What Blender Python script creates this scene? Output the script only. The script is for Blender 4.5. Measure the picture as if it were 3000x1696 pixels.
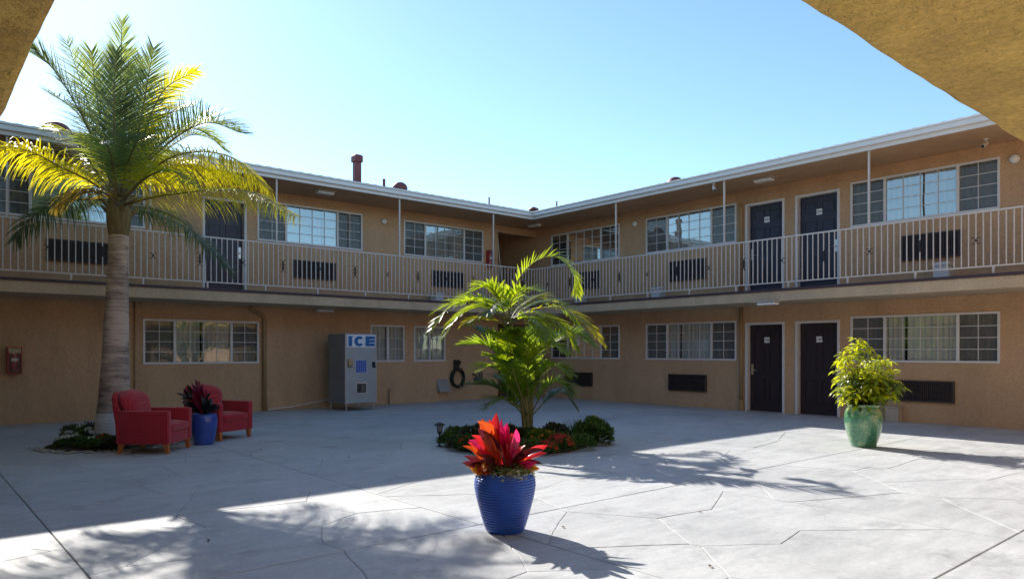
import bpy, bmesh, math, random
from mathutils import Vector, Matrix, noise
random.seed(7)
for o in list(bpy.data.objects): bpy.data.objects.remove(o)
scene = bpy.context.scene
COL = scene.collection
rad = math.radians

# ------------------------------------------------------------------ camera
YAW = rad(40.5966); EYE = 1.417; FPX = 2111.55; HOR = 1029.28
cam_d = bpy.data.cameras.new('camera'); cam = bpy.data.objects.new('camera', cam_d); COL.objects.link(cam)
cam.location = (0, 0, EYE); cam.rotation_euler = (rad(90), 0, -YAW)
cam_d.sensor_width = 36; cam_d.lens = 36*FPX/3000; cam_d.shift_y = (HOR-848)/3000
cam_d.clip_start = 0.05; cam_d.clip_end = 3000
scene.camera = cam
# ------------------------------------------------------------------ sky and sun
SUN_EL = rad(31.7); SUN_AZ = rad(6.0)         # azimuth measured from +Y towards +X
w = bpy.data.worlds.new('World'); scene.world = w; w.use_nodes = True
wn = w.node_tree; wn.nodes.clear()
sky = wn.nodes.new('ShaderNodeTexSky'); sky.sky_type = 'NISHITA'; sky.sun_disc = False
sky.sun_elevation = SUN_EL; sky.sun_rotation = SUN_AZ
sky.air_density = 1.0; sky.dust_density = 0.15; sky.ozone_density = 1.2; sky.altitude = 0
bg = wn.nodes.new('ShaderNodeBackground'); bg.inputs['Strength'].default_value = 0.104
wo = wn.nodes.new('ShaderNodeOutputWorld')
tint = wn.nodes.new('ShaderNodeVectorMath'); tint.operation = 'MULTIPLY'; tint.inputs[1].default_value = (.91, 1.05, 1.09)
wn.links.new(sky.outputs[0], tint.inputs[0]); wn.links.new(tint.outputs[0], bg.inputs[0]); wn.links.new(bg.outputs[0], wo.inputs[0])
sd = bpy.data.lights.new('sun', 'SUN'); sd.energy = 4.0; sd.angle = rad(0.53); sd.color = (1.0, 0.94, 0.85)
sun = bpy.data.objects.new('sun', sd); COL.objects.link(sun)
to_sun = Vector((math.sin(SUN_AZ)*math.cos(SUN_EL), math.cos(SUN_AZ)*math.cos(SUN_EL), math.sin(SUN_EL)))
sun.rotation_euler = to_sun.to_track_quat('Z', 'Y').to_euler(); sun.location = to_sun*40
scene.view_settings.view_transform = 'Standard'; scene.view_settings.look = 'None'
scene.view_settings.exposure = 1.0; scene.view_settings.gamma = 1
scene.view_settings.use_curve_mapping = False
cy = scene.cycles; cy.max_bounces = 6; cy.diffuse_bounces = 4; cy.glossy_bounces = 3; cy.transmission_bounces = 4; cy.transparent_max_bounces = 8
cy.caustics_reflective = False; cy.caustics_refractive = False

# ------------------------------------------------------------------ survey helpers (photo point -> place)
XR, YL = 15.483, 16.906                        # wall planes: right wing x = XR, left wing y = YL
FW = (math.sin(YAW), math.cos(YAW)); RT = (math.cos(YAW), -math.sin(YAW))
def ray(x, y):
    u = (x-1500)/FPX
    return Vector((FW[0]+u*RT[0], FW[1]+u*RT[1], (HOR-y)/FPX))
CP = Vector((0, 0, EYE))
def onR(x, y, off=0.0): d = ray(x, y); return CP+d*((XR-off)/d.x)
def onL(x, y, off=0.0): d = ray(x, y); return CP+d*((YL-off)/d.y)
def onG(x, y, z=0.0): d = ray(x, y); return CP+d*((z-EYE)/d.z)
def atZ(x, y, Z): return CP+ray(x, y)*Z

# ------------------------------------------------------------------ object helpers
WM = {}
def link(o, parent=None, wm=None):
    COL.objects.link(o)
    wm = wm or Matrix.Identity(4)
    o.matrix_basis = wm
    if parent is not None:
        o.parent = parent; o.matrix_parent_inverse = WM[parent.name].inverted()
    WM[o.name] = wm
    return o
def tag(o, label=None, cat=None, group=None, kind=None):
    if label: o['label'] = label
    if cat: o['category'] = cat
    if group: o['group'] = group
    if kind: o['kind'] = kind
    return o
def empty(name, loc, rz=0.0, label=None, cat=None, group=None):
    o = bpy.data.objects.new(name, None); o.empty_display_size = 0.1
    link(o, None, Matrix.Translation(Vector(loc)) @ Matrix.Rotation(rz, 4, 'Z'))
    return tag(o, label, cat, group)
class MB:
    """collects geometry, one material per build"""
    def __init__(s): s.v = []; s.f = []; s.m = None
    def add(s, vs, fs):
        b = len(s.v)
        if s.m is not None: vs = [s.m @ Vector(p) for p in vs]
        s.v += [tuple(p) for p in vs]; s.f += [tuple(i+b for i in f) for f in fs]; return s
    def box(s, x0, x1, y0, y1, z0, z1):
        return s.add([(x0,y0,z0),(x1,y0,z0),(x1,y1,z0),(x0,y1,z0),(x0,y0,z1),(x1,y0,z1),(x1,y1,z1),(x0,y1,z1)],
                     [(0,3,2,1),(4,5,6,7),(0,1,5,4),(1,2,6,5),(2,3,7,6),(3,0,4,7)])
    def quad(s, a, b, c, d): return s.add([a,b,c,d], [(0,1,2,3)])
    def tube(s, pts, r, n=8, cap=True):
        pts = [Vector(p) for p in pts]; rs = r if isinstance(r, (list, tuple)) else [r]*len(pts)
        vs = []; fs = []
        up = Vector((0,0,1))
        t0 = (pts[1]-pts[0]).normalized()
        if abs(t0.dot(up)) > .95: up = Vector((0,1,0)) if abs(t0.y) < .9 else Vector((1,0,0))
        for i, p in enumerate(pts):
            t = (pts[min(i+1,len(pts)-1)]-pts[max(i-1,0)]).normalized()
            a = t.cross(up).normalized(); b = a.cross(t).normalized()
            for k in range(n):
                an = 2*math.pi*k/n
                vs.append(p+(a*math.cos(an)+b*math.sin(an))*rs[i])
        for i in range(len(pts)-1):
            for k in range(n):
                k2 = (k+1) % n
                fs.append((i*n+k, i*n+k2, (i+1)*n+k2, (i+1)*n+k))
        if cap: fs.append(tuple(range(n-1,-1,-1))); fs.append(tuple((len(pts)-1)*n+k for k in range(n)))
        return s.add(vs, fs)
    def lathe(s, prof, n=48, c=(0,0,0)):
        vs = []; fs = []
        for r, z in prof:
            for k in range(n):
                a = 2*math.pi*k/n; vs.append((c[0]+r*math.cos(a), c[1]+r*math.sin(a), c[2]+z))
        for i in range(len(prof)-1):
            for k in range(n):
                k2 = (k+1) % n; fs.append((i*n+k, i*n+k2, (i+1)*n+k2, (i+1)*n+k))
        return s.add(vs, fs)
    def mesh(s, name, mat, smooth=False, bevel=0.0, recalc=True, seg=2):
        me = bpy.data.meshes.new(name); me.from_pydata(s.v, [], s.f)
        if bevel or recalc:
            bm = bmesh.new(); bm.from_mesh(me)
            if recalc: bmesh.ops.recalc_face_normals(bm, faces=bm.faces)
            if bevel: bmesh.ops.bevel(bm, geom=bm.edges[:], offset=bevel, segments=seg, affect='EDGES', profile=.5, clamp_overlap=True)
            bm.to_mesh(me); bm.free()
        if smooth:
            for p in me.polygons: p.use_smooth = True
        if mat: me.materials.append(mat)
        return me
    def build(s, name, mat, parent=None, wm=None, **k):
        return link(bpy.data.objects.new(name, s.mesh(name, mat, **k)), parent, wm)
def inst(name, mesh, parent, wm): return link(bpy.data.objects.new(name, mesh), parent, wm)
def smooth_angle(o, deg=35):
    for p in o.data.polygons: p.use_smooth = True
    try: o.data.set_sharp_from_angle(angle=rad(deg))
    except Exception: pass
    return o

# ------------------------------------------------------------------ materials
MATS = {}
def nt(name):
    m = bpy.data.materials.new(name); m.use_nodes = True; t = m.node_tree
    return m, t, t.nodes['Principled BSDF']
def N(t, kind, **kw):
    n = t.nodes.new(kind)
    for k, v in kw.items():
        if k in n.inputs: n.inputs[k].default_value = v
        else: setattr(n, k, v)
    return n
def mat(name, col, rough=.6, col2=None, scale=6, bump=0, bscale=60, metal=0, detail=5, spec=.5, coords='Object', dist=.02, coat=0, stretch=None):
    if name in MATS: return MATS[name]
    m, t, b = nt(name)
    b.inputs['Roughness'].default_value = rough; b.inputs['Metallic'].default_value = metal
    b.inputs['Specular IOR Level'].default_value = spec
    if coat: b.inputs['Coat Weight'].default_value = coat
    b.inputs['Base Color'].default_value = (*col, 1)
    tc = N(t, 'ShaderNodeTexCoord'); src = tc.outputs[coords]
    if stretch:
        mp = N(t, 'ShaderNodeMapping'); mp.inputs['Scale'].default_value = stretch
        t.links.new(src, mp.inputs[0]); src = mp.outputs[0]
    if col2:
        no = N(t, 'ShaderNodeTexNoise', Scale=scale, Detail=detail, Roughness=.62)
        t.links.new(src, no.inputs['Vector'])
        cr = N(t, 'ShaderNodeValToRGB'); cr.color_ramp.elements[0].position = .32; cr.color_ramp.elements[1].position = .68
        cr.color_ramp.elements[0].color = (*col, 1); cr.color_ramp.elements[1].color = (*col2, 1)
        t.links.new(no.outputs['Fac'], cr.inputs[0]); t.links.new(cr.outputs[0], b.inputs['Base Color'])
    if bump:
        n2 = N(t, 'ShaderNodeTexNoise', Scale=bscale, Detail=6, Roughness=.6)
        t.links.new(src, n2.inputs['Vector'])
        bp = N(t, 'ShaderNodeBump', Strength=bump, Distance=dist)
        t.links.new(n2.outputs['Fac'], bp.inputs['Height']); t.links.new(bp.outputs[0], b.inputs['Normal'])
    MATS[name] = m; return m
def leaf_mat(name, col, trans, fac=.45, rough=.4, var=.35, scale=3.0, spec=.4):
    if name in MATS: return MATS[name]
    m, t, b = nt(name)
    b.inputs['Roughness'].default_value = rough; b.inputs['Specular IOR Level'].default_value = spec
    tc = N(t, 'ShaderNodeTexCoord'); no = N(t, 'ShaderNodeTexNoise', Scale=scale, Detail=4)
    t.links.new(tc.outputs['Object'], no.inputs['Vector'])
    mr = N(t, 'ShaderNodeMapRange'); mr.inputs['From Min'].default_value = .3; mr.inputs['From Max'].default_value = .7
    mr.inputs['To Min'].default_value = 1-var; mr.inputs['To Max'].default_value = 1+var
    t.links.new(no.outputs['Fac'], mr.inputs['Value'])
    outs = []
    for c in (col, trans):
        mx = N(t, 'ShaderNodeVectorMath'); mx.operation = 'SCALE'; mx.inputs[0].default_value = c
        t.links.new(mr.outputs[0], mx.inputs['Scale']); outs.append(mx.outputs[0])
    t.links.new(outs[0], b.inputs['Base Color'])
    tr = N(t, 'ShaderNodeBsdfTranslucent'); t.links.new(outs[1], tr.inputs['Color'])
    ms = N(t, 'ShaderNodeMixShader'); ms.inputs[0].default_value = fac
    t.links.new(b.outputs[0], ms.inputs[1]); t.links.new(tr.outputs[0], ms.inputs[2])
    t.links.new(ms.outputs[0], t.nodes['Material Output'].inputs[0])
    MATS[name] = m; return m
def stucco_mat(name, c1, c2, bs=.5, streak=.82, speck=(.86,1.12)):
    m, t, b = nt(name); b.inputs['Roughness'].default_value = .9; b.inputs['Specular IOR Level'].default_value = .2
    tc = N(t, 'ShaderNodeTexCoord')
    n1 = N(t, 'ShaderNodeTexNoise', Scale=1.1, Detail=4, Roughness=.65); n2 = N(t, 'ShaderNodeTexNoise', Scale=38, Detail=2, Roughness=.7)
    mp = N(t, 'ShaderNodeMapping'); mp.inputs['Scale'].default_value = (1.6, 1.6, .35)
    n4 = N(t, 'ShaderNodeTexNoise', Scale=2.2, Detail=3, Roughness=.7)
    t.links.new(tc.outputs['Object'], n1.inputs['Vector']); t.links.new(tc.outputs['Object'], n2.inputs['Vector'])
    t.links.new(tc.outputs['Object'], mp.inputs[0]); t.links.new(mp.outputs[0], n4.inputs['Vector'])
    cr = N(t, 'ShaderNodeValToRGB'); cr.color_ramp.elements[0].position = .3; cr.color_ramp.elements[1].position = .7
    cr.color_ramp.elements[0].color = (*c1, 1); cr.color_ramp.elements[1].color = (*c2, 1)
    ad = N(t, 'ShaderNodeMath'); ad.operation = 'ADD'
    a2 = N(t, 'ShaderNodeMath'); a2.operation = 'MULTIPLY'; a2.inputs[1].default_value = .5
    t.links.new(n1.outputs['Fac'], ad.inputs[0]); t.links.new(n4.outputs['Fac'], ad.inputs[1]); t.links.new(ad.outputs[0], a2.inputs[0])
    t.links.new(a2.outputs[0], cr.inputs[0])
    # fine speckle of the sand finish
    mr = N(t, 'ShaderNodeMapRange'); mr.inputs['From Min'].default_value = .3; mr.inputs['From Max'].default_value = .7
    mr.inputs['To Min'].default_value = speck[0]; mr.inputs['To Max'].default_value = speck[1]
    t.links.new(n2.outputs['Fac'], mr.inputs['Value'])
    sc = N(t, 'ShaderNodeVectorMath'); sc.operation = 'SCALE'
    t.links.new(cr.outputs[0], sc.inputs[0])
    ms_ = N(t, 'ShaderNodeMapping'); ms_.inputs['Scale'].default_value = (.9, .9, .22)      # rain streaks and grime
    ns_ = N(t, 'ShaderNodeTexNoise', Scale=1.5, Detail=4, Roughness=.6); t.links.new(tc.outputs['Object'], ms_.inputs[0]); t.links.new(ms_.outputs[0], ns_.inputs['Vector'])
    rs_ = N(t, 'ShaderNodeMapRange'); rs_.inputs['From Min'].default_value = .36; rs_.inputs['From Max'].default_value = .56; rs_.inputs['To Min'].default_value = streak; rs_.inputs['To Max'].default_value = 1.03
    t.links.new(ns_.outputs['Fac'], rs_.inputs['Value']); mq_ = N(t, 'ShaderNodeMath'); mq_.operation = 'MULTIPLY'; t.links.new(mr.outputs[0], mq_.inputs[0]); t.links.new(rs_.outputs[0], mq_.inputs[1])
    t.links.new(mq_.outputs[0], sc.inputs['Scale']); t.links.new(sc.outputs[0], b.inputs['Base Color'])
    n3 = N(t, 'ShaderNodeTexNoise', Scale=90, Detail=2, Roughness=.7); t.links.new(tc.outputs['Object'], n3.inputs['Vector'])
    bp = N(t, 'ShaderNodeBump', Strength=bs, Distance=.012); t.links.new(n3.outputs['Fac'], bp.inputs['Height'])
    bp2 = N(t, 'ShaderNodeBump', Strength=bs*.8, Distance=.06)
    n5 = N(t, 'ShaderNodeTexNoise', Scale=7, Detail=2, Roughness=.6); t.links.new(tc.outputs['Object'], n5.inputs['Vector'])
    t.links.new(n5.outputs['Fac'], bp2.inputs['Height']); t.links.new(bp.outputs[0], bp2.inputs['Normal']); t.links.new(bp2.outputs[0], b.inputs['Normal'])
    MATS[name] = m; return m
STUCCO = stucco_mat('stucco_ochre', (.57,.37,.22), (.66,.44,.265), .5, .93)
SOFFIT = stucco_mat('stucco_soffit', (.50,.30,.10), (.86,.57,.155), 1.3, .86, (.84,1.13))
FASCIA = stucco_mat('stucco_fascia', (.54,.42,.28), (.62,.49,.33), .5, .9)
WHITE = mat('white_paint', (.74,.73,.72), .45, (.80,.79,.78), 9)
RAILW = mat('rail_paint', (.64,.59,.54), .45, (.72,.67,.62), 14)
GUTTER = mat('gutter_white', (.76,.76,.77), .4, (.82,.82,.82), 3)
LIP = mat('dark_lip', (.05,.033,.045), .6, (.07,.045,.055), 5)
DOORM = mat('door_maroon', (.030,.017,.020), .45, (.042,.022,.026), 3, .15, 25, stretch=(6,6,1))
DOORN = mat('door_navy', (.026,.024,.046), .4, (.036,.032,.058), 3, .15, 25, stretch=(6,6,1))
BRASS = mat('brass', (.70,.58,.38), .28, metal=1)
STEEL = mat('steel', (.62,.63,.64), .3, metal=1)
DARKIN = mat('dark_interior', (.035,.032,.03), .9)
ACM = mat('ac_brown', (.050,.036,.034), .55, (.062,.046,.042), 8)
ACG = mat('ac_grille', (.022,.018,.02), .5)
ROOF = mat('roof_tile', (.20,.155,.12), .85, (.28,.22,.17), 5, .3, 40)
VENT = mat('vent_maroon', (.16,.045,.05), .55, (.21,.065,.065), 6)
PIPE = mat('pipe_stucco', (.36,.225,.105), .6, (.42,.27,.13), 4)
BLACK = mat('black_iron', (.012,.012,.014), .5)
SCROLL = mat('scroll_iron', (.03,.028,.035), .5)
REDEXT = mat('extinguisher_red', (.45,.02,.02), .3, coat=.4)
LAMPW = mat('lamp_glass', (.90,.90,.89), .25)
CURTAIN = mat('curtain', (.54,.54,.51), .9, (.64,.64,.60), 2)
SCREENM = None
def glass_mat(name, base, tint, trans):
    m = bpy.data.materials.new(name); m.use_nodes = True; t = m.node_tree; t.nodes.clear()
    out = N(t, 'ShaderNodeOutputMaterial'); g = N(t, 'ShaderNodeBsdfGlossy', Roughness=.015); g.inputs['Color'].default_value = (*tint, 1)
    tr = N(t, 'ShaderNodeBsdfTransparent'); tr.inputs['Color'].default_value = (*trans, 1)
    fr = N(t, 'ShaderNodeFresnel', IOR=1.5)
    mr = N(t, 'ShaderNodeMapRange'); mr.inputs['From Min'].default_value = .0; mr.inputs['From Max'].default_value = 1
    mr.inputs['To Min'].default_value = base; mr.inputs['To Max'].default_value = 1
    tc = N(t, 'ShaderNodeTexCoord'); no = N(t, 'ShaderNodeTexNoise', Scale=1.6, Detail=2)
    t.links.new(tc.outputs['Object'], no.inputs['Vector'])
    bp = N(t, 'ShaderNodeBump', Strength=.05, Distance=.05); t.links.new(no.outputs['Fac'], bp.inputs['Height']); t.links.new(bp.outputs[0], g.inputs['Normal'])
    ms = N(t, 'ShaderNodeMixShader'); t.links.new(fr.outputs[0], mr.inputs['Value']); t.links.new(mr.outputs[0], ms.inputs[0])
    t.links.new(tr.outputs[0], ms.inputs[1]); t.links.new(g.outputs[0], ms.inputs[2]); t.links.new(ms.outputs[0], out.inputs[0])
    MATS[name] = m; return m
GLASS_UP = glass_mat('glass_reflective', .27, (.85,.95,1.0), (.90,.95,.96))
GLASS = glass_mat('glass_plain', .07, (.95,.98,1.0), (.92,.95,.94))
def screen_mat():
    m = bpy.data.materials.new('insect_screen'); m.use_nodes = True; t = m.node_tree; t.nodes.clear()
    out = N(t, 'ShaderNodeOutputMaterial'); d = N(t, 'ShaderNodeBsdfDiffuse'); d.inputs[0].default_value = (.09,.095,.105,1)
    tr = N(t, 'ShaderNodeBsdfTransparent'); ms = N(t, 'ShaderNodeMixShader'); ms.inputs[0].default_value = .5
    t.links.new(tr.outputs[0], ms.inputs[1]); t.links.new(d.outputs[0], ms.inputs[2]); t.links.new(ms.outputs[0], out.inputs[0]); return m
SCREENM = screen_mat()
def paving_mat():
    m, t, b = nt('stamped_concrete'); b.inputs['Specular IOR Level'].default_value = .35
    tc = N(t, 'ShaderNodeTexCoord'); oi = N(t, 'ShaderNodeObjectInfo')
    n1 = N(t, 'ShaderNodeTexNoise', Scale=.55, Detail=4, Roughness=.65)
    mp = N(t, 'ShaderNodeMapping'); mp.inputs['Scale'].default_value = (1.0, 1.0, 1); mp.inputs['Rotation'].default_value = (0,0,rad(-40))
    st = N(t, 'ShaderNodeMapping'); st.inputs['Scale'].default_value = (.7, 3.2, 1); st.inputs['Rotation'].default_value = (0,0,rad(41))
    n2 = N(t, 'ShaderNodeTexNoise', Scale=2.4, Detail=5, Roughness=.7)
    n3 = N(t, 'ShaderNodeTexNoise', Scale=22, Detail=4, Roughness=.8)
    geo = N(t, 'ShaderNodeNewGeometry')
    for n in (n1, n3): t.links.new(geo.outputs['Position'], n.inputs['Vector'])
    t.links.new(geo.outputs['Position'], st.inputs[0]); t.links.new(st.outputs[0], n2.inputs['Vector'])
    cr = N(t, 'ShaderNodeValToRGB'); e = cr.color_ramp.elements
    e[0].position = .30; e[0].color = (.42,.43,.44,1); e[1].position = .66; e[1].color = (.66,.67,.67,1)
    mx = N(t, 'ShaderNodeMath'); mx.operation = 'ADD'; m2 = N(t, 'ShaderNodeMath'); m2.operation = 'MULTIPLY'; m2.inputs[1].default_value = .5
    t.links.new(n1.outputs['Fac'], mx.inputs[0]); t.links.new(n2.outputs['Fac'], mx.inputs[1]); t.links.new(mx.outputs[0], m2.inputs[0])
    t.links.new(m2.outputs[0], cr.inputs[0])
    rr = N(t, 'ShaderNodeMapRange'); rr.inputs['To Min'].default_value = .95; rr.inputs['To Max'].default_value = 1.05
    t.links.new(oi.outputs['Random'], rr.inputs['Value'])
    sp = N(t, 'ShaderNodeMapRange'); sp.inputs['From Min'].default_value = .3; sp.inputs['From Max'].default_value = .7; sp.inputs['To Min'].default_value = .86; sp.inputs['To Max'].default_value = 1.07
    t.links.new(n3.outputs['Fac'], sp.inputs['Value'])
    mm = N(t, 'ShaderNodeMath'); mm.operation = 'MULTIPLY'; t.links.new(rr.outputs[0], mm.inputs[0]); t.links.new(sp.outputs[0], mm.inputs[1])
    sc = N(t, 'ShaderNodeVectorMath'); sc.operation = 'SCALE'; t.links.new(cr.outputs[0], sc.inputs[0]); t.links.new(mm.outputs[0], sc.inputs['Scale'])
    t.links.new(sc.outputs[0], b.inputs['Base Color'])
    sx_ = N(t, 'ShaderNodeTexNoise', Scale=1.7, Detail=6, Roughness=.78); t.links.new(geo.outputs['Position'], sx_.inputs['Vector'])
    sr_ = N(t, 'ShaderNodeMapRange'); sr_.inputs['From Min'].default_value = .34; sr_.inputs['From Max'].default_value = .47; sr_.inputs['To Min'].default_value = .76; sr_.inputs['To Max'].default_value = 1.0
    t.links.new(sx_.outputs['Fac'], sr_.inputs['Value']); mz_ = N(t, 'ShaderNodeMath'); mz_.operation = 'MULTIPLY'; t.links.new(mm.outputs[0], mz_.inputs[0]); t.links.new(sr_.outputs[0], mz_.inputs[1])
    t.links.new(mz_.outputs[0], sc.inputs['Scale'])
    ro = N(t, 'ShaderNodeMapRange'); ro.inputs['To Min'].default_value = .5; ro.inputs['To Max'].default_value = .78
    t.links.new(n2.outputs['Fac'], ro.inputs['Value']); t.links.new(ro.outputs[0], b.inputs['Roughness'])
    b1 = N(t, 'ShaderNodeBump', Strength=.22, Distance=.014); t.links.new(n2.outputs['Fac'], b1.inputs['Height'])
    b2 = N(t, 'ShaderNodeBump', Strength=.25, Distance=.004); t.links.new(n3.outputs['Fac'], b2.inputs['Height']); t.links.new(b1.outputs[0], b2.inputs['Normal'])
    t.links.new(b2.outputs[0], b.inputs['Normal'])
    MATS['paving'] = m; return m
PAVE = paving_mat()
GROOVE = mat('groove', (.22,.21,.20), .9, (.32,.305,.29), 4)
SOIL = mat('soil', (.045,.03,.02), .95, (.075,.052,.035), 30, .8, 60)
# ================================================================== ground
g = MB().add([(-900,-900,-.06),(900,-900,-.06),(900,900,-.06),(-900,900,-.06)], [(0,1,2,3)]).build('ground', mat('far_ground', (.16,.15,.135), .95, (.22,.205,.185), .3))
tag(g, kind='structure')
PX0, PX1, PY0, PY1 = -3.2, 15.48, -4.0, 16.9
base = MB().box(PX0, PX1+3, PY0, PY1+3, -.05, -.010).build('courtyard_paving', GROOVE)
tag(base, kind='structure')
# irregular stamped flagstones inside a grid of straight control joints
def clip(poly, nx, ny, c):
    out = []; n = len(poly)
    for i in range(n):
        a, b = poly[i], poly[(i+1) % n]; da = a[0]*nx+a[1]*ny-c; db = b[0]*nx+b[1]*ny-c
        if da <= 0: out.append(a)
        if (da < 0) != (db < 0) and abs(da-db) > 1e-12:
            s = da/(da-db); out.append((a[0]+(b[0]-a[0])*s, a[1]+(b[1]-a[1])*s))
    return out
def wob(x, y):
    d = noise.noise_vector(Vector((x*1.9, y*1.9, 3.1)))*.025+noise.noise_vector(Vector((x*9, y*9, 9.1)))*.012
    return d.x, d.y
xj = [-3.2, -1.75, .93, 3.65, 6.4, 9.15, 11.9, PX1]
yj = [PY0, -1.2, 1.70, 4.66, 7.6, 10.55, 13.5, PY1]
slabs = []
rs = random.Random(11)
for ix in range(len(xj)-1):
    for iy in range(len(yj)-1):
        x0, x1, y0, y1 = xj[ix], xj[ix+1], yj[iy], yj[iy+1]
        n = max(2, round((x1-x0)*(y1-y0)/.92))
        pts = []
        tries = 0
        while len(pts) < n and tries < 400:
            tries += 1
            p = (rs.uniform(x0, x1), rs.uniform(y0, y1))
            if all((p[0]-q[0])**2+(p[1]-q[1])**2 > .42 for q in pts): pts.append(p)
        for p in pts:
            g_ = .003; poly = [(x0+g_,y0+g_),(x1-g_,y0+g_),(x1-g_,y1-g_),(x0+g_,y1-g_)]
            for q in pts:
                if q is p: continue
                nx, ny = q[0]-p[0], q[1]-p[1]; L = math.hypot(nx, ny); nx /= L; ny /= L
                poly = clip(poly, nx, ny, nx*(p[0]+q[0])/2+ny*(p[1]+q[1])/2)
            if len(poly) < 3: continue
            slabs.append((poly, (x0+g_,x1-g_,y0+g_,y1-g_)))
def slab_geo(poly, rect):
    """wavy outline, joint gap, small rounded arris"""
    out = []
    n = len(poly)
    for i in range(n):
        a, b = poly[i], poly[(i+1) % n]
        straight = any(abs(a[k]-e) < 1e-6 and abs(b[k]-e) < 1e-6 for k, es in ((0, rect[:2]), (1, rect[2:])) for e in es)
        m = 1 if straight else max(1, int(math.hypot(b[0]-a[0], b[1]-a[1])/.16))
        for k in range(m):
            s = k/m; out.append((a[0]+(b[0]-a[0])*s, a[1]+(b[1]-a[1])*s))
    res = []
    for x, y in out:
        dx, dy = wob(x, y)
        fx = min(1, min(x-rect[0], rect[1]-x)/.25); fy = min(1, min(y-rect[2], rect[3]-y)/.25)
        res.append((x+dx*max(0, fx), y+dy*max(0, fy)))
    def inset(P, d):
        R = []; n = len(P)
        for i in range(n):
            a, b, c = Vector(P[i-1]), Vector(P[i]), Vector(P[(i+1) % n])
            e1 = (b-a); e2 = (c-b)
            if e1.length < 1e-6 or e2.length < 1e-6: R.append(tuple(b)); continue
            e1.normalize(); e2.normalize()
            n1 = Vector((-e1.y, e1.x)); n2 = Vector((-e2.y, e2.x)); m = n1+n2
            if m.length < .2: R.append(tuple(b+n1*d)); continue
            m.normalize(); R.append(tuple(b+m*(d/max(.45, m.dot(n1)))))
        return R
    gp = .0014; A = inset(res, gp); B = inset(res, gp+.001); Cc = inset(res, gp+.0055)
    dz = rs.uniform(-.0012, .0012); n = len(A)
    vs = [(x,y,-.012) for x, y in A]+[(x,y,-.0028+dz) for x, y in B]+[(x,y,dz) for x, y in Cc]
    fs = []
    for r in range(2):
        for i in range(n):
            j = (i+1) % n; fs.append((r*n+i, r*n+j, (r+1)*n+j, (r+1)*n+i))
    fs.append(tuple(2*n+i for i in range(n)))
    return vs, fs
def slab_key(s):
    cx = sum(p[0] for p in s[0])/len(s[0]); cy = sum(p[1] for p in s[0])/len(s[0])
    Z = cx*FW[0]+cy*FW[1]; l = cx*RT[0]+cy*RT[1]
    return (0 if Z > 2 and abs(l) < Z*.8+.6 else 1000)+math.hypot(cx, cy)
slabs.sort(key=slab_key)
rest = MB()
for i, (poly, rect) in enumerate(slabs):
    vs, fs = slab_geo(poly, rect)
    if i < 285:
        MB().add(vs, fs).build('paving_slab', PAVE, base, recalc=False)
    else: rest.add(vs, fs)
tag(rest.build('paving_slab', PAVE, base, recalc=False), kind='stuff')

# ================================================================== the motel: two wings meeting in a corner
SEEN = 1.40
bld = empty('motel_building', (XR, YL, 0), label='tan two-storey motel wrapping the courtyard corner, with white railed upper walkway', cat='building')
def P(wg, a, off, z): return (XR-off, a, z) if wg == 'R' else (a, YL-off, z)
def wbox(mb, wg, a0, a1, o0, o1, z0, z1):
    p = P(wg, a0, o0, z0); q = P(wg, a1, o1, z1)
    return mb.box(min(p[0],q[0]), max(p[0],q[0]), min(p[1],q[1]), max(p[1],q[1]), z0, z1)
ZF, ZS, ZE = 2.735, 2.478, 5.235          # walkway top, slab underside, eave underside
A_END = {'L': -9.0, 'R': -6.0}            # far ends of the wings
W_Z = {('U','R'): (4.047,5.008), ('D','R'): (1.195,2.162), ('U','L'): (4.049,5.013), ('D','L'): (1.138,2.123)}
# windows: wing, storey, start, end, kind
WINS = [('R','U',13.41,16.19,3), ('R','U',9.71,12.48,3), ('R','U',4.23,6.97,3),
        ('R','D',13.41,16.19,3), ('R','D',9.71,12.48,3), ('R','D',4.23,6.97,3),
        ('L','U',1.32,4.09,3), ('L','U',6.53,9.32,3), ('L','U',10.58,13.35,3),
        ('L','D',4.05,6.57,3), ('L','D',9.556,10.604,2), ('L','D',10.908,11.967,2)]
DOORS = [('R','U',8.47,9.47,'m',1,'206'), ('R','U',7.20,8.21,'m',-1,'208'), ('R','D',8.47,9.47,'m',1,'106'), ('R','D',7.20,8.21,'m',-1,'108'),
         ('L','U',5.28,6.28,'m',1,None)]
PASS = (13.93, 15.481)
openings = {('R','U'): [], ('R','D'): [], ('L','U'): [], ('L','D'): []}
for wg, st, a0, a1, k in WINS: openings[wg,st].append((a0+.02, a1-.02, W_Z[st,wg][0]+.02, W_Z[st,wg][1]-.02))
for wg, st, a0, a1, *_ in DOORS:
    z0, z1 = (0, 2.1) if st == 'D' else (ZF, 4.927)
    openings[wg,st].append((a0+.03, a1-.03, z0, z1-.03))
openings['L','U'].append((PASS[0], PASS[1], ZF, 5.04)); openings['L','D'].append((PASS[0], PASS[1], 0, 2.25))
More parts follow.
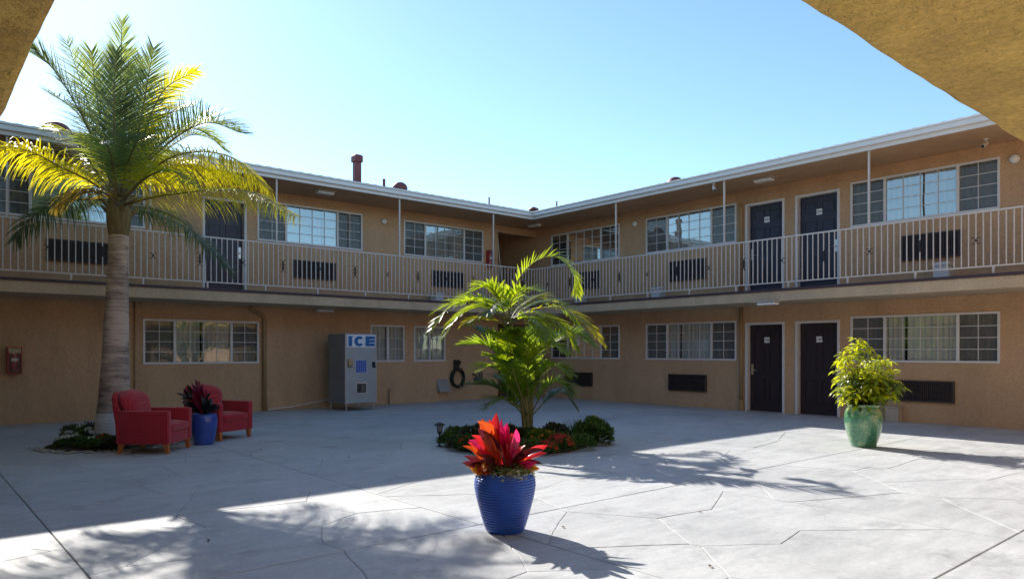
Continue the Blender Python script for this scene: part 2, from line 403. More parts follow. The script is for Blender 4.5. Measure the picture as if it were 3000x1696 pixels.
def wall(wg, st, a0, a1, z0, z1, th=.20):
    ops = openings[wg,st]
    As = sorted({a0, a1}|{v for o in ops for v in o[:2]}); Zs = sorted({z0, z1}|{v for o in ops for v in o[2:]})
    As = [v for v in As if a0 <= v <= a1]; Zs = [v for v in Zs if z0 <= v <= z1]
    solid = {}
    for i in range(len(As)-1):
        for j in range(len(Zs)-1):
            ca, cz = (As[i]+As[i+1])/2, (Zs[j]+Zs[j+1])/2
            solid[i,j] = not any(o[0] < ca < o[1] and o[2] < cz < o[3] for o in ops)
    bm = bmesh.new(); cache = {}
    def V(i, j, k):
        if (i,j,k) not in cache: cache[i,j,k] = bm.verts.new(P(wg, As[i], -th*k, Zs[j]))
        return cache[i,j,k]
    for (i,j), s in solid.items():
        if not s: continue
        for k in (0,1): bm.faces.new([V(i,j,k),V(i+1,j,k),V(i+1,j+1,k),V(i,j+1,k)])
        for di, dj, e in ((-1,0,((i,j),(i,j+1))),(1,0,((i+1,j),(i+1,j+1))),(0,-1,((i,j),(i+1,j))),(0,1,((i,j+1),(i+1,j+1)))):
            if not solid.get((i+di,j+dj), False):
                bm.faces.new([V(*e[0],0),V(*e[1],0),V(*e[1],1),V(*e[0],1)])
    bmesh.ops.recalc_face_normals(bm, faces=bm.faces)
    me = bpy.data.meshes.new('wall'); bm.to_mesh(me); bm.free(); me.materials.append(STUCCO)
    return link(bpy.data.objects.new('wall', me), bld)
wall('L','D', A_END['L'], XR, -.02, ZS+.12); wall('L','U', A_END['L'], XR, ZS+.12, 5.6)
wall('R','D', A_END['R'], YL+3.2, -.02, ZS+.12); wall('R','U', A_END['R'], YL+3.2, ZS+.12, 5.6)
# dark rooms behind the openings, passage walls
mb = MB()
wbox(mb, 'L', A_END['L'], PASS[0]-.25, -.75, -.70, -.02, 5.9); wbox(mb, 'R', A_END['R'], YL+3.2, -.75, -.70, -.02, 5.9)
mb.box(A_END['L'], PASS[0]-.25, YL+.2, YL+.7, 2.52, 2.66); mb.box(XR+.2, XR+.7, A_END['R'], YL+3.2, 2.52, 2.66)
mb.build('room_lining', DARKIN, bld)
mb = MB(); mb.box(PASS[0]-.2, PASS[0], YL+.2, YL+3.0, -.02, 5.6); mb.box(PASS[0]-.2, XR, YL+3.0, YL+3.2, -.02, 5.6)
mb.build('passage_wall', STUCCO, bld)
MB().box(PASS[0]+.001, XR-.001, YL+.2, YL+3.0, ZS, ZF).build('passage_slab', FASCIA, bld)
# upper walkway slab with its dark drip edge
EDGE = 1.40
mb = MB()
mb.box(A_END['L'], XR-EDGE, YL-EDGE, YL, ZS, ZF-.055); mb.box(XR-EDGE, XR, A_END['R'], YL, ZS, ZF-.055)
mb.build('walkway_slab', FASCIA, bld)
mb = MB()
mb.box(A_END['L'], XR-EDGE-.02, YL-EDGE-.02, YL, ZF-.055, ZF); mb.box(XR-EDGE-.02, XR, A_END['R'], YL, ZF-.055, ZF)
mb.build('walkway_deck', LIP, bld)
# eaves, gutters, roofs
mb = MB()
mb.box(A_END['L'], XR-EDGE, YL-EDGE, YL+.3, ZE+.01, ZE+.05); mb.box(XR-EDGE, XR+.3, A_END['R'], YL+3.2, ZE+.01, ZE+.05)
mb.build('eave_soffit', STUCCO, bld)
def gutter(wg, a0, a1):
    m = MB()
    wbox(m, wg, a0, a1, EDGE-.02, EDGE+.03, ZE, ZE+.20)            # fascia board
    wbox(m, wg, a0, a1 - (0 if wg == 'R' else .0), EDGE+.031, EDGE+.11, ZE+.075, ZE+.165)  # trough
    wbox(m, wg, a0, a1, EDGE+.031, EDGE+.135, ZE+.166, ZE+.205)     # rolled lip
    return m
gutter('L', A_END['L'], XR-EDGE-.14).build('gutter', GUTTER, bld, bevel=.006, seg=1)
gutter('R', A_END['R'], YL-EDGE-.031).build('gutter', GUTTER, bld, bevel=.006, seg=1)
MB().box(XR-EDGE-.139, XR-EDGE-.021, YL-EDGE-.03, YL-EDGE+.02, ZE+.0, ZE+.2).build('gutter_corner', GUTTER, bld)
def roof(wg, a0, a1):
    m = MB(); p = .24; step = p/8; n = int((a1-a0)/step)
    vs = []; fs = []
    rows = [(EDGE+.06, ZE+.214), (-5.2, ZE+.214+5.2*.2+.3), (-9, ZE+.6)]
    for off, z in rows:
        for i in range(n+1):
            a = a0+i*step; ph = (i % 8)/8
            vs.append(P(wg, a, off, z+.016*abs(math.sin(ph*math.pi))))
    for r in range(2):
        for i in range(n): fs.append((r*(n+1)+i, r*(n+1)+i+1, (r+1)*(n+1)+i+1, (r+1)*(n+1)+i))
    # drip face below the tile ends
    b = len(vs)
    for i in range(n+1): vs.append(P(wg, a0+i*step, EDGE+.06, ZE+.206))
    for i in range(n): fs.append((i, i+1, b+i+1, b+i))
    return m.add(vs, fs)
roofs = {'L': roof('L', A_END['L'], XR+9).build('roof', ROOF, bld), 'R': roof('R', A_END['R'], YL+9).build('roof', ROOF, bld)}
# ---- roof furniture (sub-parts of the roofs)
def flue(p, top, r, cap):
    m = MB(); m.box(p.x-r, p.x+r, p.y-r, p.y+r, 5.4, top-cap*1.5)
    m.box(p.x-r*1.36, p.x+r*1.36, p.y-r*1.36, p.y+r*1.36, top-cap*1.5, top-cap*.2); m.box(p.x-r*1.15, p.x+r*1.15, p.y-r*1.15, p.y+r*1.15, top-cap*.2, top)
    return m
p = onL(1046, 455, 0.6); flue(p, p.z, .082, .12).build('chimney_flue', VENT, roofs['L'], bevel=.01, seg=1)
def dome(p, r, z0):
    m = MB(); prof = [(r*.92, -.22), (r*.95, -.05), (r, 0)]+[(r*math.cos(a), r*.85*math.sin(a)) for a in [i*math.pi/2/9 for i in range(1, 10)]]
    m.lathe([(max(q[0], .004), q[1]) for q in prof], 40, (p.x, p.y, z0)); return m
def dome_vent(px, ptop, pw, wing, off):
    f = onL if wing == 'L' else onR
    p = f(px, ptop, off); Z = p.x*FW[0]+p.y*FW[1]; r = pw/2*Z/FPX
    o = dome(p, r, p.z-r*.85).build('roof_vent', VENT, roofs[wing], smooth=True)
dome_vent(1172, 534, 44, 'L', .6); dome_vent(1978, 519, 50, 'R', .6); dome_vent(165, 357, 80, 'L', .6)
def vent_pipe(px, ptop, wing, r=.022, cone=False):
    f = onL if wing == 'L' else onR
    p = f(px, ptop, .9); m = MB().tube([(p.x,p.y,5.4),(p.x,p.y,p.z)], r, 10)
    m.tube([(p.x,p.y,5.4),(p.x,p.y,5.6)], r*1.6, 10)
    if cone: m.lathe([(.004,.10),(.13,.06),(.15,.03),(.15,0),(.05,-.02),(.05,-.25)], 24, (p.x,p.y,p.z-.10))
    m.build('vent_pipe', VENT, roofs[wing], smooth=False)
vent_pipe(1125, 525, 'L', .035); vent_pipe(1433, 578, 'L'); vent_pipe(1631, 590, 'R'); vent_pipe(1564, 607, 'R', .05, True)

# ---- windows
def make_window(wg, st, a0, a1, kind):
    z0, z1 = W_Z[st,wg]; fw = .045
    m = MB()
    oo, oi = .022, -.06
    wbox(m, wg, a0, a1, oi, oo, z0, z0+fw); wbox(m, wg, a0, a1, oi, oo, z1-fw, z1)
    wbox(m, wg, a0, a0+fw, oi, oo-.001, z0+fw, z1-fw); wbox(m, wg, a1-fw, a1, oi, oo-.001, z0+fw, z1-fw)
    L = a1-a0
    cuts = [a0+fw, a0+L*.255, a1-L*.255, a1-fw] if kind == 3 else [a0+fw, (a0+a1)/2, a1-fw]
    for c in cuts[1:-1]: wbox(m, wg, c-.028, c+.028, oi, oo-.004, z0+fw, z1-fw)
    win = m.build('window', WHITE, bld, bevel=.004, seg=1)
    secs = []
    for i in range(len(cuts)-1):
        s0 = cuts[i]+(.028 if i else 0); s1 = cuts[i+1]-(.028 if i < len(cuts)-2 else 0); secs.append((s0, s1))
    for i, (s0, s1) in enumerate(secs):
        mid = (kind == 3 and i == 1)
        mm = MB(); q = [P(wg, s0, -.012, z0+fw), P(wg, s1, -.012, z0+fw), P(wg, s1, -.012, z1-fw), P(wg, s0, -.012, z1-fw)]
        mm.quad(*q).build('pane', GLASS_UP if (st == 'U' and mid) else GLASS, win, recalc=False)
        if kind == 3 and not mid:
            mm = MB(); q = [P(wg, s0, -.0113, z0+fw), P(wg, s1, -.0113, z0+fw), P(wg, s1, -.0113, z1-fw), P(wg, s0, -.0113, z1-fw)]
            mm.quad(*q).build('insect_screen', SCREENM, win, recalc=False)
        # muntin bars
        mm = MB(); nc = 4 if mid else 2; nr = 4 if kind == 3 else 3
        for c in range(1, nc):
            a = s0+(s1-s0)*c/nc; wbox(mm, wg, a-.0062, a+.0062, -.0108, .001, z0+fw, z1-fw)
        for r in range(1, nr):
            z = z0+fw+(z1-z0-2*fw)*r/nr; wbox(mm, wg, s0, s1, -.0108, .0, z-.0062, z+.0062)
        mm.build('muntin_bars', WHITE, win)
    # pleated curtains, two drapes that do not quite meet
    gap = a0+L*random.choice((.60,.56,.48,.42))
    for c0, c1 in ((a0, gap-.012), (gap+.03, a1)):
        n = max(8, int((c1-c0)/.012)); ph = random.uniform(0, 6); vs = []; fs = []
        for i in range(n+1):
            a = c0+(c1-c0)*i/n
            for j, z in enumerate((z0-.05, (z0+z1)/2, z1+.05)):
                ww = math.sin(a*2*math.pi/.105+ph+.9*math.sin(a*5+j*.3))*(.020+.012*math.sin(a*3.3+ph)) + .008*math.sin(a*41+j)
                vs.append(P(wg, a, -.085+ww, z))
        for i in range(n):
            for j in range(2): fs.append((i*3+j, (i+1)*3+j, (i+1)*3+j+1, i*3+j+1))
        MB().add(vs, fs).build('curtain', CURTAIN, win, smooth=True, recalc=False)
    return win
for wdef in WINS: make_window(*wdef)

# ---- doors
def text_mesh(body, size, depth=.001):
    cu = bpy.data.curves.new('txt', 'FONT'); cu.body = body; cu.size = size; cu.extrude = depth; cu.align_x = 'CENTER'; cu.align_y = 'CENTER'
    o = bpy.data.objects.new('txt', cu); COL.objects.link(o)
    dg = bpy.context.evaluated_depsgraph_get(); me = bpy.data.meshes.new_from_object(o.evaluated_get(dg))
    bpy.data.objects.remove(o); bpy.data.curves.remove(cu); return me
def face_matrix(wg, a, off, z):
    # local +X right as seen from the courtyard, local +Y up, local +Z out of the wall
    if wg == 'R': X = Vector((0,-1,0)); Zz = Vector((-1,0,0))
    else: X = Vector((1,0,0)); Zz = Vector((0,-1,0))
    Y = Vector((0,0,1)); M = Matrix((X, Y, Zz)).transposed().to_4x4(); M.translation = Vector(P(wg, a, off, z)); return M
INK = mat('ink', (.03,.03,.035), .6)
PLATE = mat('plate_white', (.84,.87,.88), .4)
def make_door(wg, st, a0, a1, style, hs, num):
    z0, z1 = (0.0, 2.1) if st == 'D' else (ZF, 4.927)
    t = .055; dm = DOORM if st == 'D' else DOORN
    lo = z0+.012
    A0, A1 = a0+t, a1-t; H = z1-t-lo-.01; Wd = A1-A0
    m = MB()
    wbox(m, wg, A0+.003, A1-.003, -.155, -.115, lo, z1-t-.004)
    door = m.build('door', dm, bld)
    m = MB()                                            # raised panels in six fields
    st_w = .11*Wd/.89
    cols = [(A0+st_w, (A0+A1)/2-.055), ((A0+A1)/2+.055, A1-st_w)]
    rows = [(lo+.22, lo+.22+H*.27), (lo+.22+H*.27+.16, lo+.22+H*.27+.16+H*.30), (z1-t-.13-H*.115, z1-t-.13)]
    for c0, c1 in cols:
        for r0, r1 in rows:
            for k, (d, o0, o1) in enumerate(((0, -.116, -.109), (.035, -.110, -.104))):
                if k == 0:   # moulding frame
                    w_ = .018
                    o1 = -.100; wbox(m, wg, c0, c1, o0, o1, r0, r0+w_); wbox(m, wg, c0, c1, o0, o1, r1-w_, r1)
                    wbox(m, wg, c0, c0+w_, o0, o1-.001, r0+w_, r1-w_); wbox(m, wg, c1-w_, c1, o0, o1-.001, r0+w_, r1-w_)
                else: wbox(m, wg, c0+d, c1-d, -.116, o1-.004, r0+d, r1-d)
    m.build('panel_moulding', dm, door)
    m = MB()                                            # painted frame and jambs
    wbox(m, wg, a0, a0+t, -.17, .018, z0, z1); wbox(m, wg, a1-t, a1, -.17, .018, z0, z1); wbox(m, wg, a0+t, a1-t, -.17, .017, z1-t, z1)
    m.build('door_frame', WHITE, door, bevel=.003, seg=1)
    m = MB(); wbox(m, wg, A0, A1, -.16, -.02, z0+.001, z0+.014); m.build('threshold', STEEL, door)
    # handle set: hs>0 -> handle at the high-coordinate side
    ah = A1-.065 if hs > 0 else A0+.065; zh = z0+.98
    M = face_matrix(wg, ah, -.115, zh)
    met = BRASS if st == 'D' and hs > 0 else STEEL
    m = MB(); m.m = M
    m.box(-.03, .03, -.12, .14, 0, .012); m.tube([(0,0,0),(0,0,.055)], .012, 10); d = -1 if (hs > 0) == (wg == 'L') else 1
    m.tube([(0,0,.055),(d*.06,-.004,.058),(d*.12,-.01,.05)], [.011,.010,.008], 8); m.tube([(0,.09,0),(0,.09,.02)], .022, 12)
    m.build('handle', met, door, smooth=False)
    if num:
        zc = z1-t-.36; ac = (A0+A1)/2
        M = face_matrix(wg, ac, -.104, zc); m = MB(); m.m = M; m.box(-.065, .065, -.065, .065, -.004, .006); m.build('number_plate', PLATE, door)
        me = text_mesh(num, .075); me.materials.append(INK)
        inst('door_number', me, door, face_matrix(wg, ac, -.097, zc))
for d in DOORS: make_door(*d)

# ---- railing
RZT, RZB = 3.82, 2.867; RO = 1.34
def railing(wg, a0, a1):
    m = MB()
    wbox(m, wg, a0, a1, RO-.017, RO+.017, RZT-.03, RZT); wbox(m, wg, a0, a1, RO-.012, RO+.012, RZB-.012, RZB+.012)
    s = a1-.55
    while s > a0:
        wbox(m, wg, s-.016, s+.016, RO-.016, RO+.016, ZF, RZB-.012); s -= 1.23
    return m.build('railing', RAILW, bld)
bal_me = MB().box(-.0085, .0085, -.0085, .0085, RZB+.0121, RZT-.0301).mesh('baluster', RAILW)
def scroll(double):
    m = MB()
    def spiral(cx, cz, sx, sz, r0):
        pts = [(cx+sx*(.008+r0*t*math.cos(3.4*(1-t)-.4)), 0, cz+sz*(.010+r0*1.2*t*math.sin(3.4*(1-t)*.6+.5))) for t in [k/7 for k in range(8)]]
        m.tube(pts, .0075, 5)
    for cz in ((-.08,.08) if double else (0,)):
        for sx in (-1,1):
            for sz in (-1,1): spiral(0, cz, sx, sz, .055)
        m.box(-.014,.014,-.014,.014, cz-.022, cz+.022)
    if double: m.box(-.0125,.0125,-.0125,.0125,-.075,.075)
    return m.mesh('scroll_ornament', SCROLL)
sc_s, sc_d = scroll(False), scroll(True)
def balusters(rail, wg, a0, a1, first_orn, par):
    n = int((a1-a0)/.1117); rot = Matrix.Rotation(math.pi/2, 4, 'Z') if wg == 'R' else Matrix.Identity(4)
    for i in range(n+1):
        a = a1-.06-i*.1117
        if a < a0: break
        inst('baluster', bal_me, rail, Matrix.Translation(P(wg, a, RO, 0)))
        if (i-first_orn) % 8 == 0:
            dbl = ((i-first_orn)//8+par) % 2
            inst('scroll_ornament', sc_d if dbl else sc_s, rail, Matrix.Translation(P(wg, a, RO, (RZT+RZB)/2-.02)) @ rot)
rr = railing('R', 1.9, YL-RO+.017); balusters(rr, 'R', 1.9, YL-RO, 5, 0)
rl = railing('L', -.3, XR-RO-.018); balusters(rl, 'L', -.3, XR-RO, 3, 1)
# slim posts from the rail to the eave
def post(wg, px):
    p = (onR if wg == 'R' else onL)(px, 600, RO); a = p.y if wg == 'R' else p.x
    m = MB(); wbox(m, wg, a-.016, a+.016, RO-.018, RO+.018, RZT, ZE+.012); wbox(m, wg, a-.035, a+.035, RO-.03, RO+.03, ZE-.003, ZE+.008)
    m.build('post', RAILW, bld)
for px in (1804.7, 2122, 2546): post('R', px)
for px in (810, 1170, 1445, 440, 20): post('L', px)
# downpipes
def downpipe(pts, r=.045):
    return MB().tube(pts, r, 10).build('downpipe', PIPE, bld, smooth=True)
yd = onR(2171, 1000, .05).y
downpipe([(XR-.05, yd, .22), (XR-.05, yd, ZS-.005)], .042); downpipe([(XR-.05, yd, ZF), (XR-.05, yd, 4.82), (XR-.06, yd, 4.95)], .042)
MB().tube([(XR-.05,yd,0),(XR-.05,yd,.1),(XR-.05,yd,.26)], [.06,.06,.05], 10).build('downpipe_shoe', PIPE, bld)
xd = onL(775, 1000, .06).x
downpipe([(xd-.32, YL-.06, ZS+.01), (xd-.32, YL-.06, ZS-.06), (xd-.26, YL-.06, ZS-.12), (xd-.06, YL-.06, ZS-.20), (xd, YL-.06, ZS-.28), (xd, YL-.06, .0)], .05)
xc = onL(395, 1100, .03).x
downpipe([(xc, YL-.025, .02), (xc, YL-.025, ZS-.005)], .018)
# plaster ledge at the foot of the left wing wall
MB().box(onL(775,0).x+.06, onL(961,0).x, YL-.022, YL-.0005, .0, .26).build('plinth', STUCCO, bld, bevel=.006, seg=1)

# ================================================================== covered walkway over the viewer (other side of the court)
ent = empty('covered_walkway', (-1.0, -1.0, 0), label='rough ochre stucco underside of the near walkway, cutting across both upper corners', cat='building')
x1, y2 = .357*(ZS-EYE), (ZS-EYE)/.955
def wobble(s, k): return noise.noise(Vector((s*2.3, k, .5)))*.012+noise.noise(Vector((s*7.0, k, 1.5)))*.006
edge = []
s = 15.3
while s > y2+.02: edge.append((x1+wobble(s, 1.0)*(.6 if s < 6 else .2), s)); s -= .05
edge.append((x1, y2))
s = x1+.05
while s < 13.9: edge.append((s, y2+wobble(s, 5.0)*1.2)); s += .05
vs = []; fs = []; n = len(edge)
for rr_, z in ((.0, ZS+.27), (.0, ZS+.035), (-.012, ZS+.010), (-.035, ZS)):
    for i, (x, y) in enumerate(edge):
        a = edge[max(i-1,0)]; b = edge[min(i+1,n-1)]; t = Vector((b[0]-a[0], b[1]-a[1])).normalized(); nn = Vector((-t.y, t.x))
        vs.append((x-nn.x*rr_*-1*-1, y-nn.y*rr_*-1*-1, z) if False else (x+nn.x*rr_, y+nn.y*rr_, z))
for r in range(3):
    for i in range(n-1): fs.append((r*n+i, r*n+i+1, (r+1)*n+i+1, (r+1)*n+i))
# underside: strips from the edge to the far walls
b = len(vs); k = 3*n
ic = [i for i, e in enumerate(edge) if e == (x1, y2)][0]
for i in range(n):
    x, y, z = vs[k+i]
    vs.append((-5.0, y, ZS) if i < ic else ((x, -5.5, ZS) if i > ic else (x, y, ZS)))
for i in range(n-1):
    if i+1 < ic or i > ic: fs.append((k+i, k+i+1, b+i+1, b+i))
i = ic-1; c = ic+1
xe, ye, _ = vs[k+i]; xf, yf, _ = vs[k+c]
vs += [(-5.0, -5.5, ZS)]; q = len(vs)-1
fs.append((k+i, k+ic, q, b+i)); fs.append((k+ic, k+c, b+c, q))
MB().add(vs, fs).build('soffit', SOFFIT, ent, smooth=False)
m = MB(); m.box(-5.0, x1-1.4, -5.5, 15.2, ZS+.28, 5.5); m.box(x1-1.399, 13.9, -5.5, y2-1.4, ZS+.28, 5.5)
m.build('upper_wall', STUCCO, ent)
m = MB(); m.box(-5.0, x1+.1, -5.6, 15.2, 5.5, 5.7); m.box(x1+.101, 13.9, -5.6, y2+.1, 5.5, 5.7); m.build('roof', ROOF, ent)
m = MB(); m.box(-5.2, -4.6, -5.5, 15.2, -.02, ZS-.002); m.box(-4.599, 3, -5.6, -5.2, -.02, ZS-.002); m.box(8.5, 14.0, -5.6, -.3, -.02, ZS-.002)
m.build('wall', STUCCO, ent)
# ================================================================== fittings on the walls
def face_thing(name, wg, a, off, z, label, cat, group=None):
    o = bpy.data.objects.new(name, None); o.empty_display_size = .1
    link(o, None, face_matrix(wg, a, off, z)); return tag(o, label, cat, group)
def lm(o, m): m.m = WM[o.name]; return m          # geometry given in the thing's own axes
def air_conditioner(wg, a0, a1, z0, z1, label):
    t = face_thing('air_conditioner', wg, (a0+a1)/2, 0, (z0+z1)/2, label, 'air conditioner', 'wall air conditioners')
    W, H = abs(a1-a0)/2, (z1-z0)/2
    m = lm(t, MB()); f = .03
    m.box(-W, W, H-f, H, -.05, .06); m.box(-W, W, -H, -H+f, -.05, .06); m.box(-W, -W+f, -H+f, H-f, -.05, .059); m.box(W-f, W, -H+f, H-f, -.05, .059)
    m.build('housing', ACM, t)
    lm(t, MB()).box(-W+f, W-f, -H+f, H-f, -.05, .02).build('back_plate', ACG, t)
    m = lm(t, MB()); n = int(2*(W-f)/.034)
    for i in range(n):
        x = -W+f+(i+.5)*2*(W-f)/n; m.box(x-.006, x+.006, -H+f, H-f, .02, .048)
    for k in (-.33, .33): m.box(-W+f, W-f, k*H-.005, k*H+.005, .049, .054)
    tag(m.build('grille', ACM, t), kind='stuff')
AC = [('R',14.15,15.25,3.25,3.75,'dark air conditioner behind the railing, nearest the corner on the right wing upstairs'),
      ('R',10.57,11.69,3.24,3.76,'dark air conditioner behind the railing, under the second upstairs window of the right wing'),
      ('R',4.87,5.93,3.24,3.74,'dark air conditioner behind the railing, under the rightmost upstairs window'),
      ('R',14.44,15.55,.40,.80,'dark air conditioner at ground level behind the centre palm'),
      ('R',10.55,11.70,.40,.83,'dark ground-floor air conditioner left of the two maroon doors'),
      ('R',4.98,6.05,.42,.84,'dark ground-floor air conditioner just right of the green pot plant'),
      ('L',2.30,3.42,3.22,3.66,'dark air conditioner behind the railing, left of the tall palm trunk'),
      ('L',7.42,8.54,3.22,3.66,'dark air conditioner behind the railing, under the window with the red flue above'),
      ('L',11.50,12.60,3.25,3.70,'dark air conditioner behind the railing, nearest the corner on the left wing')]
for a in AC: air_conditioner(*a)
# white drain boxes standing on the walkway
BUCKET = mat('pale_plastic', (.66,.70,.72), .4, (.72,.75,.77), 6)
def drain_box(wg, a, w_, h, label):
    t = face_thing('drain_box', wg, a, .40, ZF, label, 'box', 'white boxes on the upper walkway')
    m = lm(t, MB()); m.box(-w_/2, w_/2, .0, h*.82, -.13, .13); m.build('body', BUCKET, t, bevel=.012)
    m = lm(t, MB()); m.box(-w_/2-.012, w_/2+.012, h*.82, h, -.145, .145); m.build('lid', BUCKET, t, bevel=.01)
drain_box('R', 14.55, .27, .30, 'small white box on the upper walkway, nearest the corner on the right')
drain_box('R', 11.75, .27, .34, 'white box on the upper walkway, under the window left of the upstairs doors')
drain_box('R', 5.05, .27, .36, 'white box on the upper walkway, under the rightmost upstairs air conditioner')
drain_box('L', 11.42, .27, .30, 'small white box on the upper walkway of the left wing, beside the corner air conditioner')
# pale box standing against the wall behind the green pot
p = onR(2626, 1228, .15)
t = empty('utility_box', (XR-.12, 6.05, 0), 0, 'pale beige box standing at the wall foot behind the green pot', 'box')
m = MB(); m.m = WM[t.name]; m.box(-.11,.11,-.13,.13,.0,.28); m.build('body', mat('beige_box', (.50,.42,.33), .6, (.56,.48,.39), 7), t, bevel=.01)
m = MB(); m.m = WM[t.name]; m.box(-.12,.115,-.14,.14,.281,.31); m.build('lid', MATS['beige_box'], t, bevel=.008)
# round wall lamps
def wall_lamp(wg, a, z, label, r=.075):
    t = face_thing('wall_lamp', wg, a, 0, z, label, 'wall lamp', 'round wall lamps')
    m = MB(); m.m = WM[t.name] ; m.lathe([(.004,.0),(r*1.12,.0),(r*1.12,.02),(r*1.02,.028)], 28); m.build('base', mat('lamp_base', (.35,.32,.30), .5), t)
    m = MB(); m.m = WM[t.name]; m.lathe([(r*1.05,.028),(r*1.0,.055),(r*.75,.085),(r*.4,.100),(.003,.105)], 28); m.build('globe', LAMPW, t, smooth=True)
p = onR(1862.7,656.8); wall_lamp('R', p.y, p.z, 'small round white wall lamp between the two windows nearest the corner, right wing')
p = onR(2974,467); wall_lamp('R', p.y, p.z, 'small round white wall lamp at far right, beside the large upstairs window', .08)
p = onL(1123.5,649.7); wall_lamp('L', p.x, p.z, 'small round white wall lamp between two upstairs windows of the left wing')
# flush ceiling lamps
def ceiling_lamp(loc, wg, label, up):
    rz = 0 if wg == 'L' else math.pi/2
    t = empty('ceiling_lamp', loc, rz, label, 'ceiling lamp', 'flush ceiling lamps')
    m = MB(); m.m = WM[t.name]; m.box(-.24,.24,-.12,.12,-.03,.0); m.build('base', mat('lamp_tray', (.45,.42,.38), .4), t, bevel=.008)
    m = MB(); m.m = WM[t.name]; m.box(-.21,.21,-.10,.10,-.085,-.031); m.build('diffuser', LAMPW, t, bevel=.03, seg=3)
zc = ZE+.008
for S, wg, z, lb in (((2238,528),'R',zc,'flush lamp under the eave in front of the upstairs doors'), ((1566,661),'R',zc,'flush lamp under the eave in the roof corner'),
                     ((952,565),'L',zc,'flush lamp under the eave of the left wing, left of the red flue'),
                     ((2249,889),'R',ZS-.001,'flush lamp under the walkway above the ground-floor maroon doors'), ((951.6,909.7),'L',ZS-.001,'pale flush lamp under the walkway above the ice machine')):
    d = ray(*S); p = CP+d*((z-.05-EYE)/d.z); ceiling_lamp((min(p.x, XR-.3), min(p.y, YL-.3), z), wg, lb, True)
# security cameras
def cctv(base, aim, label):
    t = empty('security_camera', base, 0, label, 'camera', 'security cameras')
    b = Vector(base); a = Vector(aim).normalized(); j = b+Vector((0,0,-.09))
    MB().tube([b, b+Vector((0,0,-.015))], .045, 14).build('mount', WHITE, t)
    MB().tube([b, j, j+a*.04], .014, 8).build('arm', WHITE, t)
    MB().tube([j-a*.04, j+a*.13], [.036,.036], 14).build('body', WHITE, t)
    MB().tube([j+a*.1301, j+a*.140], .028, 14).build('lens', BLACK, t)
p = onR(2091, 535, EDGE-.1); cctv((p.x, p.y, ZE+.0), (-.5,-.5,-.55), 'white bullet camera under the gutter, right wing')
p = onR(2888, 405, .55); cctv((p.x, p.y, ZE+.008), (-.8,.1,-.45), 'white bullet camera above the rightmost upstairs window')
p = onL(1292, 618, .25); cctv((p.x, p.y, p.z+.1), (.1,-.8,-.4), 'small camera above the upstairs window nearest the corner, left wing')
# red extinguisher upstairs, in its cabinet
def cabinet(wg, a, z, W, H, D, label, front):
    t = face_thing('extinguisher_cabinet', wg, a, 0, z, label, 'fire extinguisher')
    m = lm(t, MB()); f = .018
    m.box(-W/2,W/2,H/2-f,H/2,0,D); m.box(-W/2,W/2,-H/2,-H/2+f,0,D); m.box(-W/2,-W/2+f,-H/2+f,H/2-f,0,D); m.box(W/2-f,W/2,-H/2+f,H/2-f,0,D); m.box(-W/2+f,W/2-f,-H/2+f,H/2-f,0,.008)
    m.build('cabinet', mat('cabinet_red', (.36,.035,.03), .5, (.44,.05,.04), 9), t)
    m = lm(t, MB()); ry = -H*.08
    m.m = WM[t.name] @ Matrix.Translation((0,0,D*.52)) @ Matrix.Rotation(-math.pi/2, 4, 'X')
    R = D*.40; hh = H*.31
    m.lathe([(.003,-hh-.03),(R*.9,-hh-.03),(R,-hh),(R,hh*.75),(R*.8,hh*1.02),(R*.35,hh*1.16),(R*.30,hh*1.3)], 22); m.build('cylinder', REDEXT, t, smooth=True)
    m = lm(t, MB()); m.box(-.03,.05,H*.36,H*.40,D*.40,D*.62); m.tube([(-.02,H*.37,D*.55),(-.05,H*.30,D*.60),(-.06,H*.1,D*.62),(-.055,-H*.1,D*.60)], .011, 7); m.build('valve', BLACK, t)
    m = lm(t, MB()); 
    m.box(-R*.75,R*.75,-H*.02,H*.09,D*.53,D*.935); m.build('paper_label', PLATE, t)
    m = lm(t, MB()); m.quad((-W/2+f,-H/2+f,D-.006),(W/2-f,-H/2+f,D-.006),(W/2-f,H/2-f,D-.006),(-W/2+f,H/2-f,D-.006)); m.build('pane', glass_mat('glass_clear', .0, (.5,.5,.5), (.95,.95,.95)), t, recalc=False)
p = onL(42, 1055, .1); cabinet('L', p.x, 1.24, .23, .52, .18, 'red fire extinguisher in a glazed cabinet at the far left of the ground-floor wall', 0)
p = onL(1436, 758, .1); cabinet('L', p.x, p.z, .17, .50, .16, 'red fire extinguisher cabinet upstairs, left of the dark passage', 0)
# long pole leaning by the passage
p0 = onL(1456, 676, .25); p1 = onL(1476, 868, 1.05)
t = empty('leaning_pole', (p1.x, p1.y, ZF), 0, 'thin pale pole leaning beside the dark upstairs passage', 'pole')
MB().tube([(p1.x, p1.y, ZF), p0], .013, 8).build('shaft', mat('bamboo', (.52,.45,.33), .6, (.60,.53,.40), 9), t)
MB().tube([p0, p0+(p0-Vector((p1.x,p1.y,ZF))).normalized()*.03], .017, 8).build('end_cap', WHITE, t)
# notice by the ground-floor passage
p = onL(1445, 990, 0); t = face_thing('notice_sign', 'L', p.x-.1, 0, p.z, 'small white notice beside the ground-floor passage, behind the centre palm', 'sign')
lm(t, MB()).box(-.11,.11,-.2,.2,.001,.008).build('board', PLATE, t)
m = lm(t, MB())
for i in range(5): m.box(-.085, .085-.02*(i % 2), .13-i*.06, .155-i*.06, .0082, .0088)
tag(m.build('lettering', mat('notice_ink', (.35,.10,.12), .6), t), kind='stuff')

